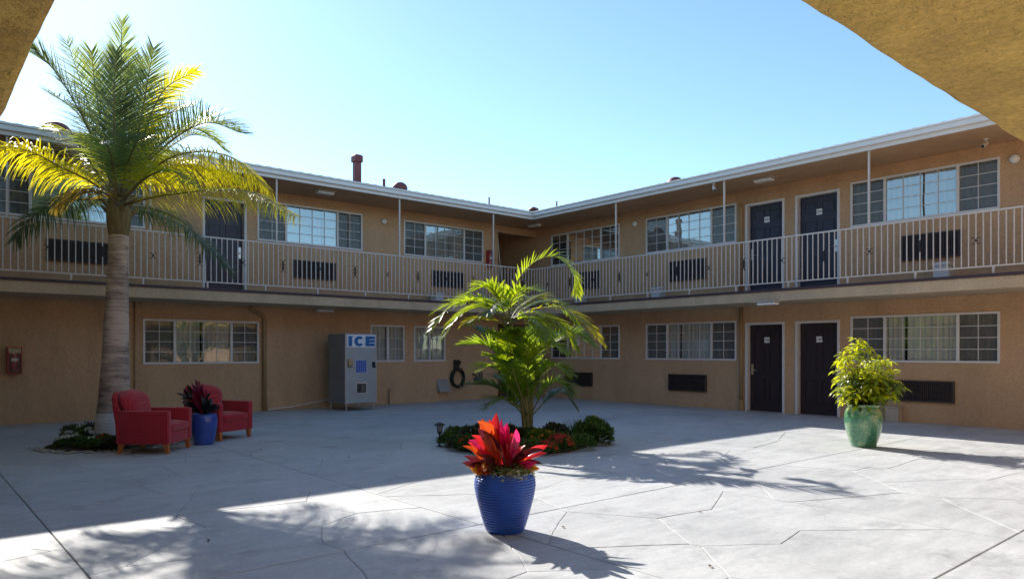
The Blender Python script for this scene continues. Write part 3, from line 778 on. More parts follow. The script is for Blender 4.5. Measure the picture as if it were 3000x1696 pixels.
# ---- hose on the wall, meter pipes, slanted box, hose bib
p = onL(1341, 1105, .08)
t = face_thing('garden_hose', 'L', p.x, 0, p.z, 'coiled dark garden hose hung on the wall right of the small windows', 'hose')
RUB = mat('hose_rubber', (.022,.024,.022), .6, (.03,.032,.03), 6)
m = lm(t, MB())
for k in range(7):
    R = .265-.014*(k % 4); pts = []
    for i in range(37):
        an = i/36*2*math.pi; rw = R*(1+.04*math.sin(an*2+k)); pts.append((rw*.86*math.cos(an)+.006*math.sin(k*2), rw*math.sin(an)-.012*k*(1-math.sin(an))*.3, .035+.018*k+.008*math.sin(an*3+k)))
    m.tube(pts, .016, 7, cap=False)
m.build('coil', RUB, t, smooth=True)
m = lm(t, MB()); m.tube([(.0,-.26,.16),(.12,-.29,.17),(.24,-.21,.14),(.36,-.17,.10),(.46,-.15,.06)], .014, 8); m.build('loose_end', mat('hose_tail', (.30,.30,.27), .5), t, smooth=True)
m = lm(t, MB()); m.box(-.10,.10,.18,.50,.0,.03); m.box(-.09,.09,.20,.27,.03,.17); m.tube([(-.09,.36,.03),(-.09,.44,.10),(0,.49,.13),(.09,.44,.10),(.09,.36,.03)], .022, 8); m.build('hanger', mat('hanger_dark', (.035,.03,.028), .6), t)
p = onL(1295, 1130, 0)
t = face_thing('slanted_box', 'L', p.x, 0, p.z, 'grey slant-fronted utility box on the wall, left of the hose', 'utility box')
m = lm(t, MB()); m.add([(-.19,.20,.0),(.19,.20,.0),(.19,-.17,.0),(-.19,-.17,.0),(-.19,.16,.04),(.19,.16,.04),(.19,-.17,.17),(-.19,-.17,.17)], [(0,1,2,3),(4,5,6,7),(0,1,5,4),(1,2,6,5),(2,3,7,6),(3,0,4,7)])
m.build('body', mat('box_grey', (.34,.32,.31), .5, (.40,.38,.37), 5), t, bevel=.008)
lm(t, MB()).box(-.02,.02,.115,.135,.062,.075).build('latch', STEEL, t)
p = onL(1397, 1105, 0)
t = face_thing('gas_meter', 'L', p.x, 0, p.z, 'dark meter with short pipes on the wall, right of the hose', 'gas meter')
m = lm(t, MB()); m.tube([(-.16,.10,.0),(-.16,.10,.10),(-.10,.06,.12),(-.10,-.10,.12)], .02, 8); m.tube([(.02,.13,.0),(.02,.13,.10),(.02,-.12,.12)], .02, 8); m.tube([(.14,.16,.06),(.14,-.10,.06)], .016, 8); m.build('pipe', mat('meter_pipe', (.05,.045,.045), .5), t)
m = lm(t, MB()); m.tube([(-.09,-.06,.06),(-.09,-.06,.20)], .07, 14); m.build('dial', mat('dial_grey', (.12,.12,.12), .45), t)
m = lm(t, MB()); m.box(.07,.22,-.16,-.08,.0,.10); m.build('valve_box', MATS['meter_pipe'], t, bevel=.01)
p = onL(1141, 1155, .1)
t = empty('hose_bib', (p.x, YL-.08, 0), 0, 'little standpipe tap at the wall foot right of the ice machine', 'tap')
MB().tube([(p.x,YL-.08,0),(p.x,YL-.08,.36),(p.x,YL-.14,.38)], .014, 8).build('pipe', MATS['meter_pipe'], t)
MB().tube([(p.x,YL-.10,.41),(p.x,YL-.10,.425)], .04, 10).build('handle', MATS['meter_pipe'], t)
# white conduit along the wall foot to the ice machine
a = onL(784, 1203, .05); b_ = onL(965, 1181, .05)
t = empty('conduit', (a.x, a.y, 0), 0, 'thin white pipe running along the wall foot to the ice machine', 'pipe')
MB().tube([(a.x+.02,YL-.05,.03),(a.x+.6,YL-.05,.07),(b_.x,YL-.05,.20)], .014, 8).build('run', WHITE, t)
MB().tube([(a.x+.6-.02,YL-.05,.068),(a.x+.6+.02,YL-.05,.072)], .02, 8).build('coupling', WHITE, t)

# ================================================================== ice machine
IX0, IX1, IY0, IY1 = 8.10, 8.925, 15.5, 16.4
t = empty('ice_machine', (IX0, IY0, 0), 0, 'grey steel ICE vending machine on short legs against the left wing wall', 'ice machine')
ICES = mat('ice_side', (.20,.225,.25), .4, (.25,.275,.30), 1.5, metal=.15); ICEF = mat('ice_front', (.37,.41,.44), .42, (.44,.48,.50), 2.5, metal=.2)
MB().box(IX0, IX1, IY0+.02, IY1, .168, 1.843).build('cabinet', ICES, t, bevel=.012)
fr = MB().box(IX0+.012, IX1-.012, IY0, IY0+.019, .18, 1.83).build('front_panel', ICEF, t, bevel=.004)
EDG = mat('ice_trim', (.60,.58,.58), .35, metal=.5)
MB().box(IX0-.004, IX0+.014, IY0-.006, IY0+.03, .168, 1.845).box(IX1-.014, IX1+.004, IY0-.006, IY0+.03, .168, 1.845).build('edge_trim', EDG, t)
for x, y in ((IX0+.05,IY0+.06),(IX1-.05,IY0+.06),(IX0+.05,IY1-.06),(IX1-.05,IY1-.06)):
    MB().tube([(x,y,0),(x,y,.02),(x,y,.03),(x,y,.17)], [.03,.03,.018,.018], 10).build('leg', STEEL, t)
W0 = IX1-IX0
def fx(u): return IX0+W0*u
def fz(v): return 1.843-(1.843-.168)*v
sg = MB().box(fx(.05), fx(.965), IY0-.008, IY0-.001, fz(.195), fz(.018)).build('sign_panel', PLATE, t)
ICEB = mat('ice_blue', (.010,.15,.42), .4); ICEL = mat('ice_lightblue', (.20,.42,.62), .5)
for body, u0, wv in (('I',.085,.115), ('C',.275,.315), ('E',.635,.305)):
    m = MB(); y0, y1 = IY0-.016, IY0-.0085; z0, z1 = fz(.180), fz(.035); a0, a1 = fx(u0), fx(u0+wv); s = .078
    if body == 'I': m.box(a0, a1, y0, y1, z0, z1)
    elif body == 'E':
        m.box(a0, a0+s*1.3, y0, y1, z0, z1); h = (z1-z0)
        for k, (q0, q1) in enumerate(((0,.29),(.37,.63),(.71,1))): m.box(a0+s*1.3, a1, y0, y1, z0+h*q0, z0+h*q1)
    else:
        cx, cz = (a0+a1)/2, (z0+z1)/2; n = 22; vs = []; fs = []
        for i in range(n+1):
            an = rad(42)+(rad(318)-rad(42))*i/n
            for k in (0,1):
                rx, rz_ = ((a1-a0)/2, (z1-z0)/2) if k == 0 else ((a1-a0)/2-s*1.15, (z1-z0)/2-s*.78)
                for y in (y0, y1): vs.append((cx+rx*math.cos(an), y, cz+rz_*math.sin(an)))
        for i in range(n):
            q = i*4; r = q+4
            fs += [(q,r,r+2,q+2),(q+1,q+3,r+3,r+1),(q,q+1,r+1,r),(q+2,r+2,r+3,q+3)]
        fs += [(0,2,3,1),(n*4,n*4+1,n*4+3,n*4+2)]; m.add(vs, fs)
    m.build('letter', ICEB, sg)
m = MB(); ri = random.Random(4)
for _ in range(46):
    u, v = ri.uniform(.09,.93), ri.uniform(.03,.185); s = ri.uniform(.008,.02); x, z = fx(u), fz(v)
    m.box(x-s, x+s, IY0-.0084, IY0-.0081, z-s*.8, z+s*.8)
tag(m.build('frost_flecks', ICEL, sg), kind='stuff')
MB().box(fx(.315), fx(.685), IY0-.006, IY0-.001, fz(.565), fz(.375)).build('notice_border', mat('pale_blue', (.45,.55,.66), .5), t)
nb = MB().box(fx(.335), fx(.665), IY0-.010, IY0-.0061, fz(.555), fz(.385)).build('notice', mat('notice_blue', (.012,.075,.42), .45), t)
m = MB()
for i in range(6):
    for seg in range(4):
        a0 = .36+seg*.072+ri.uniform(0,.012); m.box(fx(a0), fx(a0+.055), IY0-.0108, IY0-.0102, fz(.545-.026*i)+0, fz(.535-.026*i))
tag(m.build('notice_lettering', mat('notice_print', (.30,.42,.72), .5), nb), kind='stuff')
m = MB().box(fx(.06), fx(.20), IY0-.07, IY0-.001, fz(.46), fz(.365)); m.build('coin_box', mat('coin_tan', (.50,.33,.17), .45), t, bevel=.012)
MB().box(fx(.09), fx(.20), IY0-.05, IY0-.001, fz(.485), fz(.461)).build('coin_return', ICES, t, bevel=.004)
MB().box(fx(.86), fx(.93), IY0-.05, IY0-.001, fz(.455), fz(.405)).box(fx(.87), fx(.95), IY0-.04, IY0-.001, fz(.49), fz(.456)).build('lock', BLACK, t, bevel=.004)
MB().box(fx(.33), fx(.69), IY0-.012, IY0-.001, fz(.86), fz(.845)).box(fx(.33), fx(.69), IY0-.012, IY0-.001, fz(.715), fz(.695)).box(fx(.33), fx(.36), IY0-.012, IY0-.001, fz(.845), fz(.715)).box(fx(.66), fx(.69), IY0-.012, IY0-.001, fz(.845), fz(.715)).build('chute_frame', EDG, t)
MB().box(fx(.36), fx(.66), IY0-.004, IY0-.0005, fz(.845), fz(.715)).build('chute_door', mat('chute_dark', (.06,.06,.065), .3, metal=.4), t)
MB().box(fx(.50), fx(.64), IY0-.007, IY0-.0041, fz(.835), fz(.73)).build('chute_flap', mat('chute_flap', (.13,.12,.12), .35), t)

# ================================================================== red armchairs
def plaid():
    m, t, b = nt('red_plaid'); b.inputs['Roughness'].default_value = .85; b.inputs['Specular IOR Level'].default_value = .25
    b.inputs['Sheen Weight'].default_value = .3
    tc = N(t, 'ShaderNodeTexCoord'); sx = N(t, 'ShaderNodeSeparateXYZ'); of = N(t, 'ShaderNodeVectorMath'); of.operation = 'ADD'; of.inputs[1].default_value = (.013,.013,.007); t.links.new(tc.outputs['Object'], of.inputs[0]); t.links.new(of.outputs[0], sx.inputs[0])
    tot = None
    for i, ax in enumerate('XYZ'):
        md = N(t, 'ShaderNodeMath'); md.operation = 'PINGPONG'; md.inputs[1].default_value = .021
        t.links.new(sx.outputs[ax], md.inputs[0])
        lt = N(t, 'ShaderNodeMath'); lt.operation = 'LESS_THAN'; lt.inputs[1].default_value = .003
        t.links.new(md.outputs[0], lt.inputs[0])
        if tot is None: tot = lt
        else:
            ad = N(t, 'ShaderNodeMath'); ad.operation = 'MAXIMUM'; t.links.new(tot.outputs[0], ad.inputs[0]); t.links.new(lt.outputs[0], ad.inputs[1]); tot = ad
    no = N(t, 'ShaderNodeTexNoise', Scale=5, Detail=5); t.links.new(tc.outputs['Object'], no.inputs['Vector'])
    cr = N(t, 'ShaderNodeValToRGB'); cr.color_ramp.elements[0].color = (.33,.010,.024,1); cr.color_ramp.elements[1].color = (.43,.016,.036,1)
    t.links.new(no.outputs['Fac'], cr.inputs[0])
    mx = N(t, 'ShaderNodeMixRGB'); mx.inputs[2].default_value = (.62,.17,.17,1); t.links.new(cr.outputs[0], mx.inputs[1])
    sc = N(t, 'ShaderNodeMath'); sc.operation = 'MULTIPLY'; sc.inputs[1].default_value = .24; t.links.new(tot.outputs[0], sc.inputs[0]); t.links.new(sc.outputs[0], mx.inputs[0])
    t.links.new(mx.outputs[0], b.inputs['Base Color'])
    n2 = N(t, 'ShaderNodeTexNoise', Scale=220, Detail=3); t.links.new(tc.outputs['Object'], n2.inputs['Vector'])
    bp = N(t, 'ShaderNodeBump', Strength=.3, Distance=.003); t.links.new(n2.outputs['Fac'], bp.inputs['Height']); t.links.new(bp.outputs[0], b.inputs['Normal'])
    return m
PLAID = plaid(); WOOD = mat('orange_wood', (.42,.13,.035), .45, (.50,.17,.05), 8, stretch=(1,1,.2))
def soft_box(mb, x0, x1, y0, y1, z0, z1, crown=.0, nseg=6):
    """box with a crowned top"""
    vs = []; fs = []; n = nseg
    for k, z in enumerate((z0, z1)):
        for j in range(n+1):
            for i in range(n+1):
                u, v = i/n, j/n; h = crown*(1-(2*u-1)**4)*(1-(2*v-1)**4) if k else 0
                vs.append((x0+(x1-x0)*u, y0+(y1-y0)*v, z+h))
    M_ = (n+1)**2
    for j in range(n):
        for i in range(n):
            q = j*(n+1)+i; fs.append((q, q+n+1, q+n+2, q+1)); q += M_; fs.append((q, q+1, q+n+2, q+n+1))
    for i in range(n):
        fs.append((i, i+1, i+1+M_, i+M_)); q = n*(n+1)+i; fs.append((q+1, q, q+M_, q+1+M_))
        q = i*(n+1); fs.append((q+n+1, q, q+M_, q+n+1+M_)); q = i*(n+1)+n; fs.append((q, q+n+1, q+n+1+M_, q+M_))
    mb.add(vs, fs)
def bevelled(o, wd=.02, seg=3, ang=40):
    bv = o.modifiers.new('bevel', 'BEVEL'); bv.width = wd; bv.segments = seg; bv.limit_method = 'ANGLE'; bv.angle_limit = rad(ang)
    for p in o.data.polygons: p.use_smooth = True
    return o
def armchair(loc, rz, label, S=1.0):
    t = empty('armchair', loc, rz, label, 'armchair', 'red plaid armchairs'); M = WM[t.name] @ Matrix.Scale(S, 4)
    def part(name, mb, mt, **k):
        return link(bpy.data.objects.new(name, mb.mesh(name, mt, **k)), t, M)
    # local axes: front towards -Y
    for s in (-1, 1):
        m = MB(); xo, xi = s*.415, s*.305
        m.add([(xi,-.40,.15),(xo,-.40,.15),(xo,.34,.15),(xi,.34,.15),(xi,-.40,.66),(xo,-.40,.66),(xo*1.01,.36,.665),(xi,.36,.665)], [(0,1,2,3),(4,5,6,7),(0,1,5,4),(1,2,6,5),(2,3,7,6),(3,0,4,7)])
        bevelled(part('arm', m, PLAID), .022)
    m = MB(); soft_box(m, -.30, .30, -.385, .22, .15, .325, 0); bevelled(part('seat_base', m, PLAID), .012)
    m = MB(); soft_box(m, -.297, .297, -.405, .20, .33, .45, .035); bevelled(part('seat_cushion', m, PLAID), .03)
    # reclined, rounded back cushion
    m = MB(); n = 10; vs = []; fs = []
    for k in range(2):
        for j in range(n+1):
            v = j/n; z = .34+.64*v; yb = .20+.19*v
            for i in range(n+1):
                u = i/n*2-1
                wdt = .302+(.085*min(1, max(0, (v-.40)/.2)))-.07*max(0,(v-.7)/.3)**2
                edge_r = (1-abs(u)**6)**.5 if abs(u) < 1 else 0
                top = -.085*max(0, (v-.8)/.2)*abs(u)**2.5
                thick = (.10*(1-abs(u)**5)+.03)*(1 if v < .85 else 1-.65*((v-.85)/.15)**2)
                vs.append((u*wdt, yb-thick if k == 0 else yb+.075*(1-.6*abs(u)**5)*(1 if v < .85 else 1-.6*((v-.85)/.15)**2), z+top))
    Mv = (n+1)**2
    for j in range(n):
        for i in range(n):
            q = j*(n+1)+i; fs.append((q,q+1,q+n+2,q+n+1)); q += Mv; fs.append((q,q+n+1,q+n+2,q+1))
    for i in range(n):
        fs.append((i+1,i,i+Mv,i+1+Mv)); q = n*(n+1)+i; fs.append((q,q+1,q+1+Mv,q+Mv))
        q = i*(n+1); fs.append((q,q+n+1,q+n+1+Mv,q+Mv)); q += n; fs.append((q+n+1,q,q+Mv,q+n+1+Mv))
    m.add(vs, fs); o = part('back_cushion', m, PLAID, smooth=True)
    sb = o.modifiers.new('sub', 'SUBSURF'); sb.levels = 1; sb.render_levels = 1
    m = MB(); vs = []; fs = []; zs = [(.15,.335,.405,.41),(.45,.33,.42,.41),(.70,.37,.465,.405),(.86,.42,.50,.37),(.95,.455,.51,.30)]
    for z, ya, yb2, hw in zs: vs += [(-hw,ya,z),(hw,ya,z),(hw,yb2,z),(-hw,yb2,z)]
    for k in range(len(zs)-1):
        for e in range(4): fs.append((k*4+e, k*4+(e+1) % 4, k*4+4+(e+1) % 4, k*4+4+e))
    fs += [(0,1,2,3), tuple((len(zs)-1)*4+e for e in range(4))]
    m.add(vs, fs); bevelled(part('back_frame', m, PLAID), .022, ang=25)
    for sx in (-1,1):
        for y, dy in ((-.345,-.02),(.335,.05)):
            m = MB(); x = sx*.355; a, c = .036, .024
            m.add([(x-a,y-a,.155),(x+a,y-a,.155),(x+a,y+a,.155),(x-a,y+a,.155),(x-c,y-c+dy,0),(x+c,y-c+dy,0),(x+c,y+c+dy,0),(x-c,y+c+dy,0)], [(0,1,2,3),(4,5,6,7),(0,1,5,4),(1,2,6,5),(2,3,7,6),(3,0,4,7)])
            part('leg', m, WOOD)
    return t
armchair((2.83,11.13,0), rad(49.5), 'red plaid armchair nearest the palm trunk, side turned to the viewer', .90)
armchair((4.05,12.10,0), rad(27), 'red plaid armchair right of the small blue pot, facing the viewer', .90)
# ================================================================== plants
def catmull(pts, n):
    P_ = [Vector(p) for p in pts]; P_ = [P_[0]*2-P_[1]]+P_+[P_[-1]*2-P_[-2]]; out = []; m = len(P_)-3
    for i in range(n+1):
        s = i/n*m; k = min(int(s), m-1); u = s-k; a, b, c, d = P_[k:k+4]
        out.append(.5*((2*b)+(c-a)*u+(2*a-5*b+4*c-d)*u*u+(3*b-a-3*c+d)*u**3))
    return out
def frond(mb_leaf, mb_rib, pts, npair, llen, wid, droop, sweep=.55, start=.14, roll=None, rib=.02, seed=0, lift=.35, nseg=4, tipscale=.35, jit=.12, vdir=None):
    """pinnate leaf: midrib along pts, paired leaflets that bend under their weight"""
    r = random.Random(seed); n = 48; C_ = catmull(pts, n)
    if mb_rib is not None: mb_rib.tube(C_, [rib*(1-.85*i/n) for i in range(n+1)], 6)
    for i in range(npair):
        s = start+(1-start)*(i+.5)/npair
        for side in (-1, 1):
            ss = min(.999, max(.01, s+r.uniform(-.4,.4)/npair)); k = min(int(ss*n), n-1); u = ss*n-k
            p = C_[k].lerp(C_[k+1], u); T = (C_[min(k+2,n)]-C_[max(k-1,0)]).normalized()
            up = Vector(roll) if roll else Vector((0,0,1)); sd = T.cross(up)
            if sd.length < .15: sd = T.cross(Vector((.4,.8,.2)))
            sd.normalize(); nn = sd.cross(T).normalized()
            e = (s-start)/(1-start); L = llen*(min(1, .45+e*2.6) if e < .25 else 1)*(1-(1-tipscale)*max(0,(e-.45)/.55)**1.6)*r.uniform(.82,1.1)
            sw = sweep+.55*e*e
            d = (sd*side*(1-.35*sw)+T*sw+nn*(lift*(1-.5*e)+r.uniform(-jit,jit))+Vector((r.uniform(-jit,jit),r.uniform(-jit,jit),r.uniform(-jit,jit)))*.6).normalized()
            q = p.copy(); ring = []
            wv = T.cross(d)
            fdir = (T-d*T.dot(d)); fdir = fdir.normalized() if fdir.length > .05 else nn
            dr = droop*r.uniform(.7,1.3)
            for j in range(nseg+1):
                f = j/nseg; wd = wid*(.55+.45*min(1, f*4))*(1-f**2.2)+.0012
                ax = fdir*.92+nn*.25*side
                ring.append((q-ax*wd*.5, q+ax*wd*.5))
                d = (d+Vector((0,0,-1))*dr*(f*.8+.2)/nseg).normalized(); q = q+d*(L/nseg)
                fdir = (T-d*T.dot(d)); fdir = fdir.normalized() if fdir.length > .05 else nn
            vs = [v for pr in ring for v in pr]; fs = [(2*j,2*j+1,2*j+3,2*j+2) for j in range(nseg)]
            mb_leaf.add(vs, fs)
PG = leaf_mat('palm_green', (.115,.165,.055), (.46,.54,.09), .5, .38, .35, 2)
PGD = leaf_mat('palm_bluegreen', (.080,.125,.070), (.28,.36,.10), .42, .35, .35, 2)
PY = leaf_mat('palm_yellow', (.52,.45,.02), (1.0,.88,.02), .55, .42, .25, 2)
PYG = leaf_mat('palm_yellowgreen', (.26,.30,.03), (.86,.86,.04), .52, .4, .3, 2)
PO = leaf_mat('palm_ochre', (.20,.15,.03), (.48,.34,.04), .45, .5, .35, 2)
RIBG = mat('rib_green', (.16,.15,.06), .5, (.22,.19,.08), 8); RIBB = mat('rib_brown', (.17,.10,.055), .6, (.22,.14,.08), 8)

# ---- tall coconut-like palm on the left
PB = Vector((2.60, 12.66, 0)); PZ = PB.x*FW[0]+PB.y*FW[1]
palm = empty('palm_tree', PB, 0, 'tall palm with ringed grey trunk and white painted foot at the left', 'palm tree')
def bark():
    m, t, b = nt('palm_bark'); b.inputs['Roughness'].default_value = .9; b.inputs['Specular IOR Level'].default_value = .15
    tc = N(t, 'ShaderNodeTexCoord'); mp = N(t, 'ShaderNodeMapping'); mp.inputs['Scale'].default_value = (1,1,7)
    no = N(t, 'ShaderNodeTexNoise', Scale=2.6, Detail=6, Roughness=.72); t.links.new(tc.outputs['Object'], mp.inputs[0]); t.links.new(mp.outputs[0], no.inputs['Vector'])
    n2 = N(t, 'ShaderNodeTexNoise', Scale=1.6, Detail=5); t.links.new(tc.outputs['Object'], n2.inputs['Vector'])
    ad = N(t, 'ShaderNodeMath'); ad.operation = 'ADD'; t.links.new(no.outputs['Fac'], ad.inputs[0]); t.links.new(n2.outputs['Fac'], ad.inputs[1])
    mu = N(t, 'ShaderNodeMath'); mu.operation = 'MULTIPLY'; mu.inputs[1].default_value = .5; t.links.new(ad.outputs[0], mu.inputs[0])
    cr = N(t, 'ShaderNodeValToRGB'); e = cr.color_ramp.elements; e[0].position = .37; e[0].color = (.13,.105,.095,1); e[1].position = .56; e[1].color = (.56,.46,.40,1)
    t.links.new(mu.outputs[0], cr.inputs[0]); t.links.new(cr.outputs[0], b.inputs['Base Color'])
    bp = N(t, 'ShaderNodeBump', Strength=.6, Distance=.02); t.links.new(no.outputs['Fac'], bp.inputs['Height']); t.links.new(bp.outputs[0], b.inputs['Normal'])
    return m
BARK = bark()
def tz(y): return EYE+PZ*(HOR-y)/FPX
def tx(x): return PB+Vector((RT[0],RT[1],0))*((x-1500)*PZ/FPX-(PB.x*RT[0]+PB.y*RT[1]))
def trunk_geo(z0, z1, extra=0.0):
    prof = [(tz(1300),.290,336),(tz(1205),.250,335),(tz(1165),.225,335),(tz(1060),.194,338),(tz(932),.174,341),(tz(800),.152,345),(tz(687),.137,348),(tz(600),.14,349)]
    m = MB(); n = 28; vs = []; fs = []; rings = []
    z = z0; rnd = random.Random(3)
    while z < z1-1e-4:
        rings.append((z, 0)); z += .011
        rings.append((min(z, z1), -.006)); z += .036*rnd.uniform(.75,1.3)
        rings.append((min(z, z1), .004)); z += .004
    rings.append((z1, 0))
    for z, d in rings:
        k = 0
        while k < len(prof)-2 and z > prof[k+1][0]: k += 1
        a, b = prof[k], prof[k+1]; f = max(0, min(1, (z-a[0])/(b[0]-a[0]))); r = a[1]+(b[1]-a[1])*f; px = a[2]+(b[2]-a[2])*f
        c = tx(px)
        for i in range(n):
            an = 2*math.pi*i/n; w_ = 1+.035*noise.noise(Vector((math.cos(an)*1.6, math.sin(an)*1.6, z*2.2)))
            tilt = .012*math.sin(an+z*3)
            vs.append((c.x+(r*w_+d+extra)*math.cos(an), c.y+(r*w_+d+extra)*math.sin(an), z+tilt))
    for j in range(len(rings)-1):
        for i in range(n):
            i2 = (i+1) % n; fs.append((j*n+i, j*n+i2, (j+1)*n+i2, (j+1)*n+i))
    return m.add(vs, fs)
zw = tz(1205)
trunk_geo(zw, tz(665)).build('trunk', BARK, palm, smooth=True)
trunk_geo(0, zw, .004).build('painted_foot', mat('trunk_white', (.76,.77,.79), .8, (.86,.87,.88), 5, .3, 30), palm, smooth=True)
# fibrous crownshaft
FIB = mat('palm_fibre', (.14,.11,.055), .9, (.26,.22,.10), 9, .8, 30, stretch=(3,3,.5)); SHAFT = mat('crown_shaft', (.13,.13,.05), .6, (.19,.17,.07), 5, .3, 20, stretch=(4,4,.4))
m = MB(); c0 = tx(348)
m.lathe([(.138,tz(692)),(.165,tz(665)),(.178,tz(635)),(.16,tz(600)),(.14,tz(560))], 20, (c0.x,c0.y,0)); m.build('crown_fibre', FIB, palm, smooth=True)
m = MB(); m.lathe([(.16,tz(640)),(.168,tz(600)),(.14,tz(540)),(.10,tz(470)),(.05,tz(400)),(.01,tz(340))], 18, (c0.x,c0.y,0)); m.build('crown_shaft', SHAFT, palm, smooth=True)
# fronds: midrib points as seen in the photo with a depth offset from the trunk
def fp(*pts): return [atZ(x, y, PZ+dz) for x, y, dz in pts]
FR = [ # pts, material, leaflet length, droop, pairs, lift, seen face-on
 ([(345,560,0),(350,400,.05),(354,220,.1),(357,62,.15)], PG, .55, .25, 52, .25, 'cam'),
 ([(340,570,-.1),(336,430,-.35),(334,290,-.55),(340,150,-.7)], PGD, .50, .3, 80, .1, 'cam'),
 ([(348,570,.1),(362,400,.35),(372,260,.55),(378,150,.9)], PGD, .55, .3, 56, .2, 'cam'),
 ([(335,560,0),(298,470,.0),(240,340,-.1),(165,215,-.25),(92,135,-.5)], PGD, .66, .6, 56, .25, None),
 ([(335,560,.1),(300,420,.4),(250,280,.7),(196,120,1.0)], PG, .60, .45, 50, .3, 'cam'),
 ([(338,560,-.1),(306,400,.1),(280,260,.0),(268,150,-.1)], PG, .55, .4, 50, .25, 'cam'),
 ([(355,560,0),(398,420,.1),(425,280,.1),(450,140,-.1)], PGD, .60, .5, 52, .25, 'cam'),
 ([(355,560,.1),(392,420,.3),(410,280,.5),(412,170,.8)], PG, .58, .5, 46, .25, 'cam'),
 ([(355,560,.1),(410,430,.3),(445,330,.5),(490,255,.6),(578,208,.7)], PY, .46, .9, 62, .1, 'cam'),
 ([(360,570,0),(430,480,.1),(520,400,-.1),(610,360,-.3),(705,390,-.7)], PG, .72, .4, 60, .75, None),
 ([(360,580,.2),(430,490,.6),(500,430,1.0),(570,395,1.4),(650,420,1.8)], PG, .70, .6, 52, .6, None),
 ([(360,575,-.1),(430,470,-.1),(500,400,0),(580,380,.1),(660,440,.2)], PYG, .66, 1.0, 54, .4, None),
 ([(365,585,-.1),(430,510,-.3),(510,458,-.5),(600,445,-.6),(690,468,-.7),(780,545,-.8)], PY, .80, 3.2, 78, .1, None),
 ([(365,585,.0),(430,520,.1),(520,480,.1),(620,480,.0),(720,530,-.1)], PY, .72, 3.0, 66, .1, None),
 ([(365,600,-.2),(440,580,-.6),(530,566,-1.0),(640,556,-1.4),(750,568,-1.8),(866,632,-2.3)], PY, .62, 3.4, 84, .1, None),
 ([(355,590,-.3),(430,520,-.9),(500,500,-1.3),(560,540,-1.7)], PYG, .62, 1.8, 52, .2, None),
 ([(362,605,.3),(430,622,.6),(530,660,.7),(610,715,.7),(680,790,.7)], PGD, .66, 2.0, 60, .1, None),
 ([(365,605,.5),(440,610,.9),(520,640,1.3),(590,700,1.5)], PG, .62, 1.8, 50, .1, None),
 ([(335,590,.2),(270,585,.5),(190,592,.6),(110,625,.6),(40,705,.6)], PGD, .74, 2.6, 64, .1, None),
 ([(335,585,-.1),(270,535,-.5),(180,490,-.9),(90,445,-1.2),(0,432,-1.5),(-95,470,-1.8)], PY, .72, 3.0, 84, .3, None),
 ([(335,575,-.2),(280,500,-.1),(235,430,.1),(200,385,.3),(150,378,.6)], PYG, .62, 1.8, 56, .2, None),
 ([(335,580,.2),(290,540,.6),(240,500,1.0),(190,490,1.4),(130,520,1.7)], PY, .60, 2.0, 52, .2, None),
 ([(345,575,-.3),(330,480,-.9),(310,420,-1.4),(290,420,-1.9)], PG, .60, 1.2, 50, .25, None),
 ([(352,575,-.3),(375,480,-.8),(400,420,-1.3),(430,400,-1.8)], PGD, .60, 1.2, 50, .25, None),
 ([(345,585,.3),(335,500,.9),(320,450,1.5),(300,450,2.1)], PGD, .60, 1.2, 46, .25, None),
 ([(350,585,.3),(390,500,.9),(440,450,1.5),(490,460,2.0)], PYG, .60, 1.4, 46, .25, None),
 ([(338,560,.2),(290,440,.5),(225,330,.8),(140,270,1.1)], PG, .62, .8, 48, .3, None),
 ([(356,560,.2),(410,440,.5),(470,350,.8),(560,310,1.1)], PG, .62, .8, 48, .35, None),
 ([(345,600,-.3),(300,560,-.7),(240,560,-1.0),(170,600,-1.2)], PO, .55, 2.0, 46, .1, None),
]
camroll = tuple((CP-atZ(345,400,PZ)).normalized()+Vector((0,0,.15)))
for i, (pts, mt, ll, dr, npr, lf, roll) in enumerate(FR):
    ml, mr = MB(), MB()
    frond(ml, mr, fp(*pts), int(npr*1.75), ll, .0165, dr, lift=lf, roll=camroll if roll else None, seed=100+i, rib=.022, sweep=.6 if dr < 1.5 else .3, nseg=5, jit=.22)
    f = ml.build('frond', mt, palm, recalc=False); mr.build('midrib', RIBB if mt in (PY, PO) else RIBG, f, smooth=True)
# stubby cut leaf bases round the crown
for k in range(9):
    an = k*2.4; z = tz(655)+.03*k; c = c0+Vector((0,0,z)); d = Vector((math.cos(an), math.sin(an), .9)).normalized()
    MB().tube([c+d*.12, c+d*.26, c+d*.38], [.05,.038,.02], 7).build('leaf_base', FIB, palm, smooth=True)

